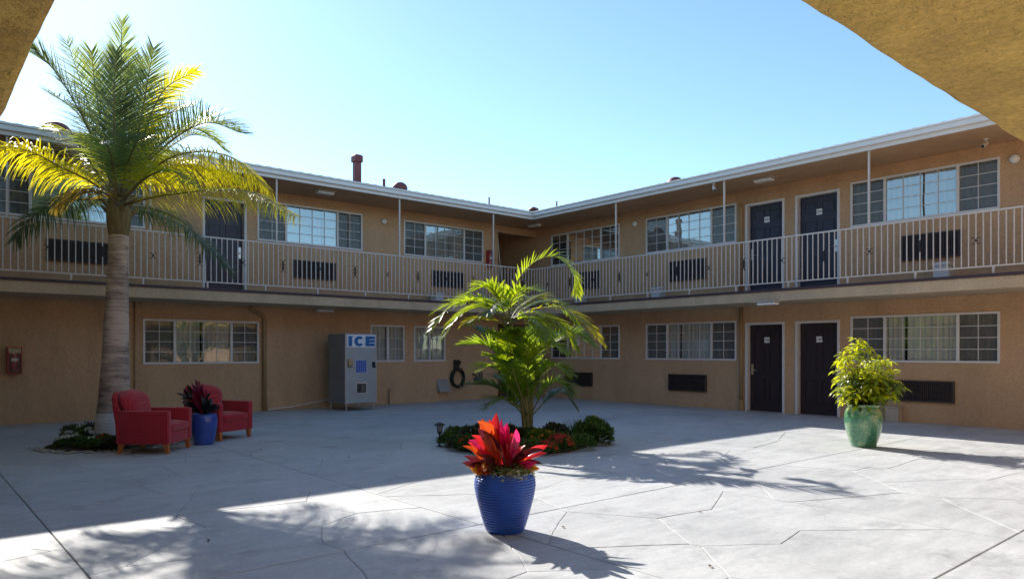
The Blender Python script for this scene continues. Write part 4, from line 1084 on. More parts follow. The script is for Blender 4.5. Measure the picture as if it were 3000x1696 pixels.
# ---- areca-like palm in the middle bed
QB = Vector((7.72, 8.56, 0)); QZ = QB.x*FW[0]+QB.y*FW[1]
palm2 = empty('small_palm', QB, 0, 'smaller arching palm in the flower bed behind the blue pot', 'palm tree')
def qp(*pts): return [atZ(x, y, QZ+dz) for x, y, dz in pts]
AG = leaf_mat('areca_green', (.095,.15,.02), (.42,.56,.035), .48, .28, .35, 2, .6)
AD = leaf_mat('areca_dark', (.055,.100,.028), (.22,.33,.04), .42, .28, .35, 2, .6)
AY = leaf_mat('areca_yellow', (.20,.20,.02), (.70,.62,.02), .5, .35, .3, 2)
AL = leaf_mat('areca_lime', (.15,.21,.018), (.58,.70,.025), .5, .28, .3, 2, .6)
STEM = mat('areca_stem', (.12,.14,.05), .45, (.19,.17,.07), 7, .2, 20, stretch=(1,1,3))
for pts, r0, r1 in ((((1545,1300,0),(1540,1180,0),(1520,1050,.0),(1490,920,.0)), .055, .03), (((1552,1300,.1),(1556,1200,.1),(1562,1110,.15),(1575,1040,.2)), .045, .025), (((1540,1300,-.08),(1530,1200,-.1),(1512,1110,-.1),(1500,1060,-.15)), .035, .018)):
    c = catmull(qp(*pts), 12); MB().tube(c, [r0+(r1-r0)*i/12 for i in range(13)], 10).build('stem', STEM, palm2, smooth=True)
FQ = [
 ([(1484,935,0),(1508,840,-.1),(1560,772,-.2),(1625,752,-.3),(1678,800,-.4),(1690,860,-.45)], AL, .26, .7, 44, .25),
 ([(1484,940,0),(1430,892,-.2),(1370,882,-.4),(1310,905,-.6),(1262,965,-.75)], AL, .27, .8, 44, .25),
 ([(1490,940,0),(1570,905,-.2),(1650,905,-.4),(1715,945,-.6),(1768,1005,-.75)], AY, .24, 1.0, 46, .2),
 ([(1488,950,0),(1540,900,.3),(1600,885,.6),(1660,905,.9),(1700,960,1.1)], AG, .27, .9, 40, .2),
 ([(1484,950,0),(1440,900,.3),(1390,870,.6),(1340,890,.9)], AG, .27, .8, 38, .25),
 ([(1490,950,-.05),(1540,930,-.4),(1580,945,-.7),(1612,1000,-1.0)], AL, .26, 1.0, 38, .2),
 ([(1484,955,-.05),(1440,935,-.3),(1400,930,-.55),(1360,950,-.8)], AY, .20, 1.1, 34, .15),
 ([(1486,945,-.1),(1470,900,-.5),(1450,890,-.8),(1425,920,-1.1)], AG, .25, .8, 36, .25),
 ([(1570,1060,.1),(1600,1020,0),(1650,985,-.1),(1695,980,-.2),(1735,1010,-.3)], AG, .25, .55, 40, .4),
 ([(1570,1050,.2),(1610,1010,.4),(1660,985,.6),(1720,995,.8)], AD, .27, .8, 40, .3),
 ([(1505,1080,-.1),(1470,1050,-.15),(1420,1010,-.2),(1350,1010,-.25)], AG, .27, .35, 42, .45),
 ([(1505,1100,.1),(1470,1040,.3),(1430,990,.5),(1390,960,.7)], AD, .27, .5, 40, .35),
 ([(1545,1215,-.2),(1515,1110,-.5),(1470,1055,-.8),(1435,1040,-1.0)], AL, .22, .5, 40, .2),
 ([(1540,1210,-.3),(1520,1140,-.7),(1500,1080,-1.0),(1488,1060,-1.2)], AG, .24, .5, 40, .25),
 ([(1555,1220,-.2),(1545,1130,-.4),(1550,1040,-.5),(1590,980,-.6)], AG, .26, .4, 42, .3),
 ([(1550,1210,0),(1560,1100,.0),(1575,1020,.0),(1570,950,.1)], AD, .27, .4, 42, .3),
 ([(1555,1215,-.1),(1590,1150,-.2),(1630,1118,-.3),(1668,1150,-.4)], AG, .26, .7, 40, .3),
 ([(1545,1200,.3),(1490,1130,.6),(1450,1100,.9)], AD, .26, .6, 34, .3),
 ([(1540,1215,-.1),(1490,1160,-.2),(1440,1130,-.3),(1385,1125,-.4)], AD, .26, .6, 40, .3),
 ([(1550,1150,-.2),(1590,1090,-.5),(1630,1070,-.7),(1670,1095,-.9)], AG, .25, .8, 38, .25),
 ([(1560,1215,.1),(1610,1165,.2),(1650,1150,.3),(1685,1190,.3)], AD, .25, .9, 36, .25),
 ([(1540,1225,-.2),(1500,1180,-.5),(1460,1170,-.7),(1425,1190,-.8)], AG, .24, .8, 34, .25),
 ([(1486,950,.1),(1530,920,-.1),(1590,920,-.3),(1650,960,-.5),(1690,1020,-.6)], AL, .26, 1.2, 42, .2),
 ([(1484,950,.1),(1450,910,-.1),(1400,900,-.2),(1340,930,-.3),(1300,985,-.4)], AL, .26, 1.2, 40, .2),
 ([(1488,940,.0),(1500,880,-.3),(1530,850,-.5),(1580,850,-.7)], AL, .25, .8, 36, .25),
 ([(1482,940,.0),(1460,870,-.1),(1430,840,-.2),(1390,850,-.3)], AL, .25, .9, 36, .25),
 ([(1490,950,.1),(1520,900,.4),(1570,870,.7),(1630,880,1.0)], AY, .25, 1.0, 36, .25),
 ([(1530,1120,-.2),(1560,1050,-.6),(1610,1010,-.9),(1660,1030,-1.1)], AL, .25, .8, 38, .25),
 ([(1530,1130,-.2),(1500,1040,-.5),(1480,990,-.8),(1450,975,-1.0)], AL, .25, .7, 38, .25),
 ([(1540,1150,-.2),(1545,1060,-.5),(1530,1000,-.8),(1510,970,-1.0)], AG, .26, .6, 40, .25),
 ([(1535,1160,-.2),(1490,1100,-.5),(1440,1075,-.7),(1395,1085,-.9)], AL, .25, .8, 38, .25),
]
for i, (pts, mt, ll, dr, npr, lf) in enumerate(FQ):
    ml, mr = MB(), MB()
    frond(ml, mr, qp(*pts), int(npr*.85), ll*1.6, .040, dr*.9, lift=lf, seed=300+i, rib=.013, sweep=.65, start=.2, nseg=4, jit=.1)
    f = ml.build('frond', mt, palm2, recalc=False); mr.build('midrib', RIBG, f, smooth=True)

# ---- strap leaves (cordyline) and pots
def strap_mesh(L, W, curl, fold=.25, twist=0.0, name='leaf'):
    n = 8; vs = []; fs = []; p = Vector((0,0,0)); an = 0.0
    for j in range(n+1):
        f = j/n; w_ = W*(math.sin(math.pi*min(1, .12+f*.88))**.75 if f < 1 else 0)*.5+.0008
        if f < .12: w_ = W*.16
        tw = twist*f; ca, sa = math.cos(tw), math.sin(tw)
        for k, s in ((0,-1),(1,0),(2,1)):
            lx, ly = s*w_, fold*abs(s)*w_
            vs.append((lx*ca-ly*sa, p.y+(lx*sa+ly*ca)*math.cos(an), p.z-(lx*sa+ly*ca)*math.sin(an)*-1*0+0))
        an += curl/n*(.3+1.2*f); p = p+Vector((0, -math.sin(an), math.cos(an)))*(L/n)
    for j in range(n):
        for k in range(2): q = j*3+k; fs.append((q,q+1,q+4,q+3))
    return vs, fs
def leaf_at(parent, base, az, el, L, W, curl, mt, twist=0.0, name='leaf'):
    vs, fs = strap_mesh(L, W, curl, twist=twist)
    # local: grows along +Z, bends towards -Y ; tilt by (90-el) about X, then turn to azimuth
    M = Matrix.Translation(base) @ Matrix.Rotation(az+math.pi/2, 4, 'Z') @ Matrix.Rotation(math.pi/2-el, 4, 'X')
    me = MB().add(vs, fs).mesh(name, mt, smooth=True, recalc=False)
    return inst(name, me, parent, M)
def cordy_mat(name, core, rim, trans, fac=.42):
    m = leaf_mat(name, core, trans, fac, .24, .3, 9, .7); t = m.node_tree; b = t.nodes['Principled BSDF']
    src = b.inputs['Base Color'].links[0].from_socket; at = N(t, 'ShaderNodeAttribute'); at.attribute_name = 'rim'
    no = N(t, 'ShaderNodeTexNoise', Scale=26, Detail=4); tc = N(t, 'ShaderNodeTexCoord'); t.links.new(tc.outputs['Object'], no.inputs['Vector'])
    mu = N(t, 'ShaderNodeMath'); mu.operation = 'MULTIPLY'; t.links.new(at.outputs['Fac'], mu.inputs[0]); t.links.new(no.outputs['Fac'], mu.inputs[1])
    m2 = N(t, 'ShaderNodeMath'); m2.operation = 'MULTIPLY'; m2.use_clamp = True; m2.inputs[1].default_value = 1.7; t.links.new(mu.outputs[0], m2.inputs[0])
    mx = N(t, 'ShaderNodeMixRGB'); mx.inputs[2].default_value = (*rim, 1); t.links.new(m2.outputs[0], mx.inputs[0]); t.links.new(src, mx.inputs[1]); t.links.new(mx.outputs[0], b.inputs['Base Color'])
    return m
CR = cordy_mat('cordy_red', (.30,.012,.025), (.60,.05,.03), (.85,.03,.04)); CPK = cordy_mat('cordy_pink', (.42,.012,.07), (.70,.03,.16), (1.0,.03,.20))
COR = cordy_mat('cordy_orange', (.30,.03,.015), (.70,.16,.02), (1.0,.13,.02)); CBU = cordy_mat('cordy_burgundy', (.045,.012,.018), (.10,.02,.03), (.20,.02,.03), .3)
CDK = cordy_mat('cordy_dark', (.018,.022,.020), (.035,.03,.03), (.05,.05,.04), .2)
CAZ = math.atan2(-FW[1], -FW[0])       # direction from a plant towards the viewer
RAZ = math.atan2(RT[1], RT[0])         # direction to the right in the picture
def img_az(deg): return RAZ+rad(deg)   # 0 = right in the picture, 90 = away, 180 = left, -90 = towards the viewer
BLUEP = mat('glaze_blue', (.025,.065,.36), .28, (.04,.10,.48), 4, coat=.5)
def potted(name, loc, label, cat, prof, pm, soil_r, soil_z, bumps=None):
    t = empty(name, loc, 0, label, cat); m = MB(); m.m = WM[t.name]
    m.lathe(prof, 72); pot = m.build('pot', pm, t, smooth=True)
    m = MB(); m.m = WM[t.name]; m.lathe([(soil_r, soil_z), (soil_r*.6, soil_z+.012), (.004, soil_z+.018)], 30); m.build('soil', SOIL, t, smooth=True)
    return t
# ribbed blue pot in front
BPL = onG(1479, 1566)+Vector((0,0,0)); BPL = Vector((BPL.x+FW[0]*.13, BPL.y+FW[1]*.13, 0)); BZ = BPL.x*FW[0]+BPL.y*FW[1]; sc = BZ/FPX
ctrl = [(52,0),(57,8),(62,24),(68,44),(74,66),(80,88),(84.5,108),(87.5,124),(88.5,136),(88,147),(85.5,158),(81.5,167),(79,172)]
def prof_interp(h):
    for (r0,z0),(r1,z1) in zip(ctrl, ctrl[1:]):
        if z0 <= h <= z1: f = (h-z0)/(z1-z0); return r0+(r1-r0)*f
    return ctrl[-1][0]
HP = 172; prof = [(.004,0),(50*sc,0)]
for k in range(0, 241):
    h = HP*k/240; r = prof_interp(h); rdg = 2.0*abs(math.sin(math.pi*h/8.2)) if 14 < h < 160 else 0.8
    prof.append(((r+rdg)*sc, h*sc))
prof += [(78*sc, 174*sc), (74*sc, 174.5*sc), (71*sc, 171*sc), (73*sc, 150*sc)]
def dimple_mat():
    m, t, b = nt('glaze_blue_dimpled'); b.inputs['Roughness'].default_value = .35; b.inputs['Coat Weight'].default_value = .15; b.inputs['Specular IOR Level'].default_value = .35
    tc = N(t, 'ShaderNodeTexCoord'); no = N(t, 'ShaderNodeTexNoise', Scale=5, Detail=4); t.links.new(tc.outputs['Object'], no.inputs['Vector'])
    cr = N(t, 'ShaderNodeValToRGB'); cr.color_ramp.elements[0].color = (.014,.070,.40,1); cr.color_ramp.elements[1].color = (.030,.120,.56,1); cr.color_ramp.elements[0].position = .35; cr.color_ramp.elements[1].position = .65
    t.links.new(no.outputs['Fac'], cr.inputs[0]); t.links.new(cr.outputs[0], b.inputs['Base Color'])
    vo = N(t, 'ShaderNodeTexVoronoi', Scale=70); t.links.new(tc.outputs['Object'], vo.inputs['Vector'])
    bp = N(t, 'ShaderNodeBump', Strength=.35, Distance=.006); t.links.new(vo.outputs['Distance'], bp.inputs['Height']); t.links.new(bp.outputs[0], b.inputs['Normal']); return m
bp_ = potted('potted_cordyline', BPL, 'ribbed blue pot with tall pink and red leaves, nearest in the sunlight', 'potted plant', prof, dimple_mat(), 73*sc, 160*sc)
top = BPL+Vector((0,0,165*sc)); rl_ = random.Random(21)
def bp_pt(x, y, dz): return atZ(x, y, BZ+dz)
def aimed_leaf(parent, b0, tip, W, mt, bow=.15, twist=None, name='leaf', seed=0):
    """broad leaf from b0 to tip, bowed upwards/outwards"""
    r = random.Random(seed); b0 = Vector(b0); tip = Vector(tip); d = tip-b0; L = d.length; n = 9
    out = Vector((d.x, d.y, 0)); out = out.normalized() if out.length > .02 else Vector((RT[0],RT[1],0))
    mid = b0.lerp(tip, .5)+Vector((0,0,1))*L*bow-out*L*bow*.4
    tw0 = r.uniform(-.7,.7) if twist is None else twist
    vs = []; fs = []; face = (CP-mid).normalized()
    for j in range(n+1):
        f = j/n; p = b0*(1-f)**2+mid*2*f*(1-f)+tip*f*f; T = ((mid-b0)*(1-f)+(tip-mid)*f).normalized()
        sd = T.cross(Vector((face.x, face.y, .3))).normalized(); nn = sd.cross(T)
        a = tw0+.5*f*(1 if tw0 > 0 else -1); s2 = sd*math.cos(a)+nn*math.sin(a); n2 = nn*math.cos(a)-sd*math.sin(a)
        w_ = W*.58*(max(.10, math.sin(math.pi*min(1, .03+.97*f)**1.75))**.95 if f < .99 else .03)
        wv = .12*math.sin(f*9+seed)
        vs += [tuple(p-s2*w_+n2*w_*(.55+wv*2)), tuple(p), tuple(p+s2*w_+n2*w_*(.55-wv*2))]
    for j in range(n):
        for k in range(2): q = j*3+k; fs.append((q,q+1,q+4,q+3))
    o = MB().add(vs, fs).build(name, mt, parent, smooth=True, recalc=False)
    at = o.data.attributes.new('rim', 'FLOAT', 'POINT')
    for j in range(n+1):
        for k in range(3): at.data[j*3+k].value = (0.0 if k == 1 else 1.0)*(.4+.6*j/n)+.25*j/n
    return o
LV = [ # picture point of the tip, tip y, depth, width, material
 (1455,1208,0,.085,CR),(1447,1240,.05,.09,CPK),(1470,1225,-.05,.08,CPK),(1432,1228,.1,.09,CR),(1398,1233,-.05,.10,COR),(1412,1226,.08,.10,COR),(1486,1238,.02,.08,CPK),(1478,1262,.1,.08,CR),
 (1512,1256,-.05,.08,CPK),(1500,1268,.05,.075,CR),(1492,1252,.12,.075,CR),(1382,1274,-.1,.07,CR),(1372,1288,.0,.07,CPK),(1355,1306,-.1,.065,COR),(1366,1312,.1,.06,COR),(1540,1304,.02,.06,CR),
 (1604,1304,.0,.06,CR),(1596,1318,-.12,.06,CBU),(1575,1352,-.15,.055,CPK),(1352,1355,-.15,.05,CBU),(1425,1262,-.12,.085,COR),(1440,1275,-.15,.08,CBU),(1465,1270,-.16,.08,CBU),(1490,1285,-.15,.075,CBU),
 (1512,1290,-.14,.07,CBU),(1450,1300,-.2,.07,CBU),(1478,1312,-.2,.065,CBU),(1425,1300,-.18,.07,CBU),(1530,1318,-.1,.06,CBU),(1405,1290,.12,.075,CBU),(1500,1300,.18,.07,CBU),(1460,1262,.2,.08,CBU),(1436,1258,.2,.08,CR),(1520,1330,.1,.06,CBU),(1410,1330,.1,.06,CBU)]
rv2 = random.Random(77); LV = [q for q in LV if not (q[4] is CBU and q[2] < -.1 and 1420 < q[0] < 1520)]
for x, y, dz, W, mt in list(LV):
    if mt is not CBU and rv2.random() < .5: LV.append((x+rv2.uniform(-16,16), y+rv2.uniform(4,30), dz+rv2.uniform(-.08,.08), W*.75, rv2.choice((CR,COR,CBU,mt))))
for k in range(9): LV.append((1468+rv2.uniform(-75,75), 1352+rv2.uniform(-18,18), rv2.uniform(-.22,-.05), .045, CBU))
for i, (x, y, dz, W, mt) in enumerate(LV):
    b0 = top+Vector((rl_.uniform(-.05,.05)+ (x-1470)*sc*.12*RT[0], rl_.uniform(-.05,.05)+(x-1470)*sc*.12*RT[1], rl_.uniform(-.01,.05)))
    aimed_leaf(bp_, b0, bp_pt(x, y, dz), W*1.05, mt, .14 if abs(x-1460) > 60 else .05, seed=i)
# stems of the cordyline
for k in range(5):
    a = k*1.3; b0 = top+Vector((.045*math.cos(a), .045*math.sin(a), -.02)); MB().tube([b0, b0+Vector((.01*math.cos(a),.01*math.sin(a),.16))], [.012,.009], 7).build('stem', mat('cordy_stem', (.09,.03,.035), .6), bp_)
# small bedding flowers round the rim
def petals(mb, c, r, n, nrm, rnd):
    a = nrm.orthogonal().normalized(); b = nrm.cross(a)
    for k in range(n):
        an = 2*math.pi*k/n+rnd.uniform(-.1,.1); d = a*math.cos(an)+b*math.sin(an); s = nrm.cross(d)
        mb.add([c, c+d*r*.55+s*r*.42+nrm*r*.1, c+d*r+nrm*r*rnd.uniform(-.15,.2), c+d*r*.55-s*r*.42+nrm*r*.1], [(0,1,2,3)])
FLY = leaf_mat('flower_yellow', (.75,.30,.012), (.9,.42,.02), .4, .6, .25, 20); FLO = leaf_mat('flower_orange', (.62,.09,.012), (.8,.15,.02), .4, .6, .3, 20)
FLR = leaf_mat('flower_red', (.50,.035,.02), (.7,.06,.03), .4, .6, .3, 20); FLW = leaf_mat('flower_white', (.72,.72,.68), (.6,.6,.5), .3, .6, .1, 20)
FLC = leaf_mat('flower_cream', (.78,.74,.52), (.6,.58,.36), .35, .6, .3, 40); FLP = leaf_mat('flower_plum', (.16,.05,.10), (.25,.08,.14), .35, .5, .3, 20)
LG = leaf_mat('leaf_green', (.090,.160,.036), (.26,.40,.05), .35, .4, .4, 14); LD = leaf_mat('leaf_dark', (.050,.100,.034), (.14,.22,.04), .3, .4, .4, 14)
LYG = leaf_mat('leaf_lime', (.14,.17,.02), (.40,.42,.03), .4, .4, .4, 14); LPU = leaf_mat('leaf_purple', (.11,.075,.065), (.20,.12,.10), .3, .4, .4, 14)
def small_leaf(mb, c, d, nrm, L, W):
    s = d.cross(nrm)
    s = s.normalized() if s.length > 1e-3 else Vector((1,0,0))
    mb.add([c, c+d*L*.45+s*W*.5+nrm*L*.06, c+d*L-nrm*L*.10, c+d*L*.45-s*W*.5+nrm*L*.06], [(0,1,2,3)])
def rv(r): 
    while True:
        v = Vector((r.uniform(-1,1), r.uniform(-1,1), r.uniform(-1,1)))
        if .05 < v.length < 1: return v
rf = random.Random(5)
for k, (az, mt, rr2) in enumerate([(172,FLY,.235),(192,FLY,.225),(158,FLO,.22),(-150,FLY,.21),(12,FLO,.21),(-12,FLY,.20),(35,FLO,.19),(-166,FLY,.22),(-140,FLO,.21)]):
    a = img_az(az); c = top+Vector((math.cos(a)*rr2, math.sin(a)*rr2, .045+rf.uniform(0,.03))); m = MB()
    for q in range(7):
        cc = c+rv(rf)*.05; petals(m, cc, .036, 6, (Vector((0,0,.6))+rv(rf)*.7+Vector((-FW[0],-FW[1],0))*.4).normalized(), rf)
    m.build('flower', mt, bp_, recalc=False)
m = MB()
for q in range(620):
    a = rf.uniform(0, 6.283); r0 = 73*sc*math.sqrt(rf.uniform(.25,1.15)); c = top+Vector((math.cos(a)*r0, math.sin(a)*r0, rf.uniform(-.01,.085)-max(0, r0-70*sc)*.6))
    small_leaf(m, c, (rv(rf)+Vector((math.cos(a)*.6, math.sin(a)*.6, .4))).normalized(), Vector((0,0,1)), rf.uniform(.03,.055), .02)
tag(m.build('rim_foliage', LG, bp_, recalc=False), kind='stuff')
m = MB()
for q in range(420):
    a = img_az(-66+rf.gauss(0,30)); r0 = 73*sc*rf.uniform(.5,1.2); c = top+Vector((math.cos(a)*r0, math.sin(a)*r0, .028+rf.uniform(-.02,.035)-max(0, r0-72*sc)*.9))
    petals(m, c, .014, 5, (Vector((0,0,1))+rv(rf)*.8).normalized(), rf)
tag(m.build('cream_flowers', FLC, bp_, recalc=False), kind='stuff')

# green glazed pot with a leafy shrub
def green_glaze():
    m, t, b = nt('green_glaze'); b.inputs['Roughness'].default_value = .22; b.inputs['Coat Weight'].default_value = .6
    tc = N(t, 'ShaderNodeTexCoord'); no = N(t, 'ShaderNodeTexNoise', Scale=2.6, Detail=7, Roughness=.7); t.links.new(tc.outputs['Object'], no.inputs['Vector'])
    cr = N(t, 'ShaderNodeValToRGB'); e = cr.color_ramp.elements; e[0].position = .38; e[0].color = (.040,.17,.095,1); e[1].position = .62; e[1].color = (.30,.36,.19,1)
    x = cr.color_ramp.elements.new(.50); x.color = (.09,.25,.135,1); t.links.new(no.outputs['Fac'], cr.inputs[0])
    n2 = N(t, 'ShaderNodeTexNoise', Scale=45, Detail=3); t.links.new(tc.outputs['Object'], n2.inputs['Vector'])
    mr = N(t, 'ShaderNodeMapRange'); mr.inputs['From Min'].default_value = .35; mr.inputs['From Max'].default_value = .65; mr.inputs['To Min'].default_value = .7; mr.inputs['To Max'].default_value = 1.35
    t.links.new(n2.outputs['Fac'], mr.inputs['Value']); sc_ = N(t, 'ShaderNodeVectorMath'); sc_.operation = 'SCALE'; t.links.new(cr.outputs[0], sc_.inputs[0]); t.links.new(mr.outputs[0], sc_.inputs['Scale']); t.links.new(sc_.outputs[0], b.inputs['Base Color'])
    bp = N(t, 'ShaderNodeBump', Strength=.25, Distance=.01); t.links.new(n2.outputs['Fac'], bp.inputs['Height']); t.links.new(bp.outputs[0], b.inputs['Normal']); return m
GPL = onG(2546, 1312); GPL = Vector((GPL.x+FW[0]*.17, GPL.y+FW[1]*.17, 0)); GZ = GPL.x*FW[0]+GPL.y*FW[1]; gs = GZ/FPX
prof = [(.004,0),(32*gs,0),(34*gs,4*gs),(39*gs,18*gs),(44.5*gs,36*gs),(49*gs,55*gs),(51.5*gs,72*gs),(52*gs,84*gs),(51*gs,95*gs),(48.5*gs,105*gs),(45*gs,113*gs),(42.5*gs,118*gs),(44.5*gs,121*gs),(44.5*gs,124*gs),(42*gs,125*gs),(39*gs,124*gs),(38*gs,118*gs),(41*gs,100*gs)]
fine = []
for (r0,z0),(r1,z1) in zip(prof, prof[1:]):
    for k in range(4): fine.append((r0+(r1-r0)*k/4, z0+(z1-z0)*k/4))
fine.append(prof[-1])
gp_ = potted('potted_shrub', GPL, 'green glazed pot holding a bushy yellow-green shrub in the sun, at right', 'potted plant', fine, green_glaze(), 39*gs, 112*gs)
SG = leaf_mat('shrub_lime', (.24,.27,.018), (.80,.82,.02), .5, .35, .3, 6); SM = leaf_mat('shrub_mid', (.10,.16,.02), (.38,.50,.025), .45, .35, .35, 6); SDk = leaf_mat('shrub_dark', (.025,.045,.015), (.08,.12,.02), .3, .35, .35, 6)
def whorl(seed, mt, L):
    r = random.Random(seed); m = MB(); n = r.choice((6,7,8))
    for k in range(n):
        an = 2*math.pi*k/n+r.uniform(-.15,.15); d = Vector((math.cos(an), math.sin(an), r.uniform(-.25,.25))).normalized(); s = Vector((-math.sin(an), math.cos(an), 0)); l = L*r.uniform(.8,1.1); w_ = l*.34
        b0 = d*.025
        vs = [b0, b0+d*l*.4+s*w_*.5+Vector((0,0,.012)), b0+d*l*.4+Vector((0,0,.0)), b0+d*l*.4-s*w_*.5+Vector((0,0,.012)), b0+d*l*.75+s*w_*.38-Vector((0,0,l*.08)), b0+d*l*.75-Vector((0,0,l*.1)), b0+d*l*.75-s*w_*.38-Vector((0,0,l*.08)), b0+d*l-Vector((0,0,l*.28))]
        m.add(vs, [(0,2,1),(0,3,2),(1,2,5,4),(2,3,6,5),(4,5,7),(5,6,7)])
    m.tube([(0,0,0),(0,0,-.06)], .003, 4, cap=False)
    return m.mesh('leaf_whorl', mt, recalc=False)
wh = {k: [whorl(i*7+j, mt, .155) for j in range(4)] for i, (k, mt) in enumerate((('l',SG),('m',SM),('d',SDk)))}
rg = random.Random(9); gtop = GPL+Vector((0,0,118*gs)); nw = 0
stems = []
for k in range(11):
    a = k*2.4+.3; rr3 = .06*math.sqrt(k+.5)/1.2
    tipx = [-62,-20,22,48,90,60,-45,5,75,-70,30][k]; tipy = [150,185,120,140,95,60,90,100,125,45,70][k]; dz = [-.1,.05,-.15,.2,.0,-.25,.25,-.3,.25,-.1,.3][k]
    tip = gtop+Vector((RT[0],RT[1],0))*tipx*gs+Vector((FW[0],FW[1],0))*dz+Vector((0,0,tipy*gs)); b0 = gtop+Vector((.05*math.cos(a), .05*math.sin(a), -.03))
    c = catmull([b0, b0.lerp(tip,.4)+Vector((0,0,.05)), tip], 10); stems.append(c)
    MB().tube(c, [.012*(1-.6*i/10) for i in range(11)], 6).build('stem', mat('shrub_stem', (.10,.085,.04), .7), gp_, smooth=True)
while nw < 200:
    c = stems[rg.randrange(len(stems))]; f = rg.uniform(.22,1)**.8; k = min(9, int(f*10)); p = c[k].lerp(c[k+1], f*10-k) if f < 1 else c[-1]
    o = rv(rg); off = Vector((o.x, o.y, o.z*.6))*.19; q = p+off
    if q.z < gtop.z-.02: continue
    up = (Vector((0,0,1))+off*2.2+rv(rg)*.45).normalized(); M = up.to_track_quat('Z','Y').to_matrix().to_4x4() @ Matrix.Rotation(rg.uniform(0,6.28), 4, 'Z') @ Matrix.Scale(rg.uniform(.75,1.2), 4); M.translation = q
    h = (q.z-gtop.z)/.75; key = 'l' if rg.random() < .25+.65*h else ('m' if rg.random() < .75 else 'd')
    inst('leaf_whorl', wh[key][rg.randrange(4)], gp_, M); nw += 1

# small blue pot between the armchairs
LPL = onG(588, 1304); LPL = Vector((LPL.x+FW[0]*.12, LPL.y+FW[1]*.12, 0)); LZ = LPL.x*FW[0]+LPL.y*FW[1]; ls = LZ/FPX
prof = [(.004,0),(25*ls,0),(27*ls,3*ls),(32*ls,25*ls),(36*ls,52*ls),(37.5*ls,70*ls),(36*ls,82*ls),(34*ls,87*ls),(35*ls,89*ls),(33*ls,90*ls),(31*ls,86*ls),(31*ls,70*ls)]
fine = []
for (r0,z0),(r1,z1) in zip(prof, prof[1:]):
    for k in range(4): fine.append((r0+(r1-r0)*k/4, z0+(z1-z0)*k/4))
fine.append(prof[-1])
lp_ = potted('potted_cordyline', LPL, 'smooth blue pot with dark burgundy leaves between the two armchairs', 'potted plant', fine, BLUEP, 31*ls, 80*ls)
ltop = LPL+Vector((0,0,84*ls))
CBM = leaf_mat('cordy_crimson', (.20,.015,.05), (.40,.02,.08), .4, .3, .3, 9)
for i, (x, y, dz, W, mt) in enumerate([(572,1110,0,.10,CBM),(560,1120,.05,.09,CBM),(585,1112,.08,.09,CBM),(548,1125,-.05,.09,CDK),(595,1122,-.05,.09,CBM),(602,1135,.1,.08,CBM),(538,1138,.05,.08,CDK),(578,1130,-.12,.09,CBM),(565,1140,-.15,.09,CBM),
   (516,1150,-.05,.07,CDK),(528,1165,.1,.07,CDK),(530,1178,-.1,.07,CDK),(618,1150,.0,.08,CDK),(636,1182,-.1,.08,CDK),(645,1190,.05,.07,CDK),(610,1168,-.15,.08,CDK),(545,1170,-.15,.08,CBM),(588,1160,-.18,.08,CDK),(572,1165,-.2,.08,CBM),(600,1185,-.2,.07,CDK),(552,1190,-.2,.07,CDK),(620,1165,.15,.08,CDK),(535,1155,.2,.08,CDK)]):
    aimed_leaf(lp_, ltop+rv(rl_)*.03, atZ(x, y, LZ+dz), W, mt, .12 if abs(x-578) > 30 else .02, seed=50+i)

# ---- planting beds: plants set one by one
def bush(name, loc, R, H, nleaf, lsize, lm_, label, cat='plant', flowers=None, group=None, shape=1.0, upright=.3, seed=0, lw=.45):
    R *= .9; H *= .72
    t = empty(name, loc, 0, label, cat, group); r = random.Random(seed); c0_ = Vector(loc)
    ns = 7; M_ = MB()
    for k in range(ns):
        a = 2*math.pi*k/ns+r.uniform(-.3,.3); e = c0_+Vector((math.cos(a)*R*.55, math.sin(a)*R*.55, H*r.uniform(.55,.85)))
        M_.tube([c0_, c0_.lerp(e,.5)+Vector((0,0,.03)), e], [.006,.005,.003], 5)
    M_.build('stem', MATS['shrub_stem'], t)
    mats_ = lm_ if isinstance(lm_, (list, tuple)) else [lm_]
    mbs = [MB() for _ in mats_]
    for k in range(int(nleaf*2.6)):
        d = rv(r); d.z = abs(d.z); rr_ = d.length**.4; d.normalize(); lump = 1+.28*noise.noise(Vector((d.x*2.2+seed, d.y*2.2, d.z*2.2)))
        p = c0_+Vector((d.x*R*rr_*lump, d.y*R*rr_*lump, .02+d.z*H*rr_*lump*shape))
        dr = (d*.8+rv(r)*.7+Vector((0,0,upright))).normalized(); nr = (Vector((0,0,1))+rv(r)*.6).normalized()
        small_leaf(mbs[r.randrange(len(mbs))], p, dr, nr, lsize*r.uniform(.6,1.2), lsize*lw*1.2)
    for mb_, mm in zip(mbs, mats_): mb_.build('foliage', mm, t, recalc=False)
    if flowers:
        fm, nf, fs_, npet = flowers
        for k in range(nf):
            d = rv(r); d.z = abs(d.z)+.25; d.normalize(); p = c0_+Vector((d.x*R*1.02, d.y*R*1.02, .03+d.z*H*1.03)); m = MB()
            petals(m, p, fs_*r.uniform(.8,1.2), npet, (d+Vector((-FW[0],-FW[1],.6))*.6).normalized(), r); m.build('flower', fm, t, recalc=False)
    return t
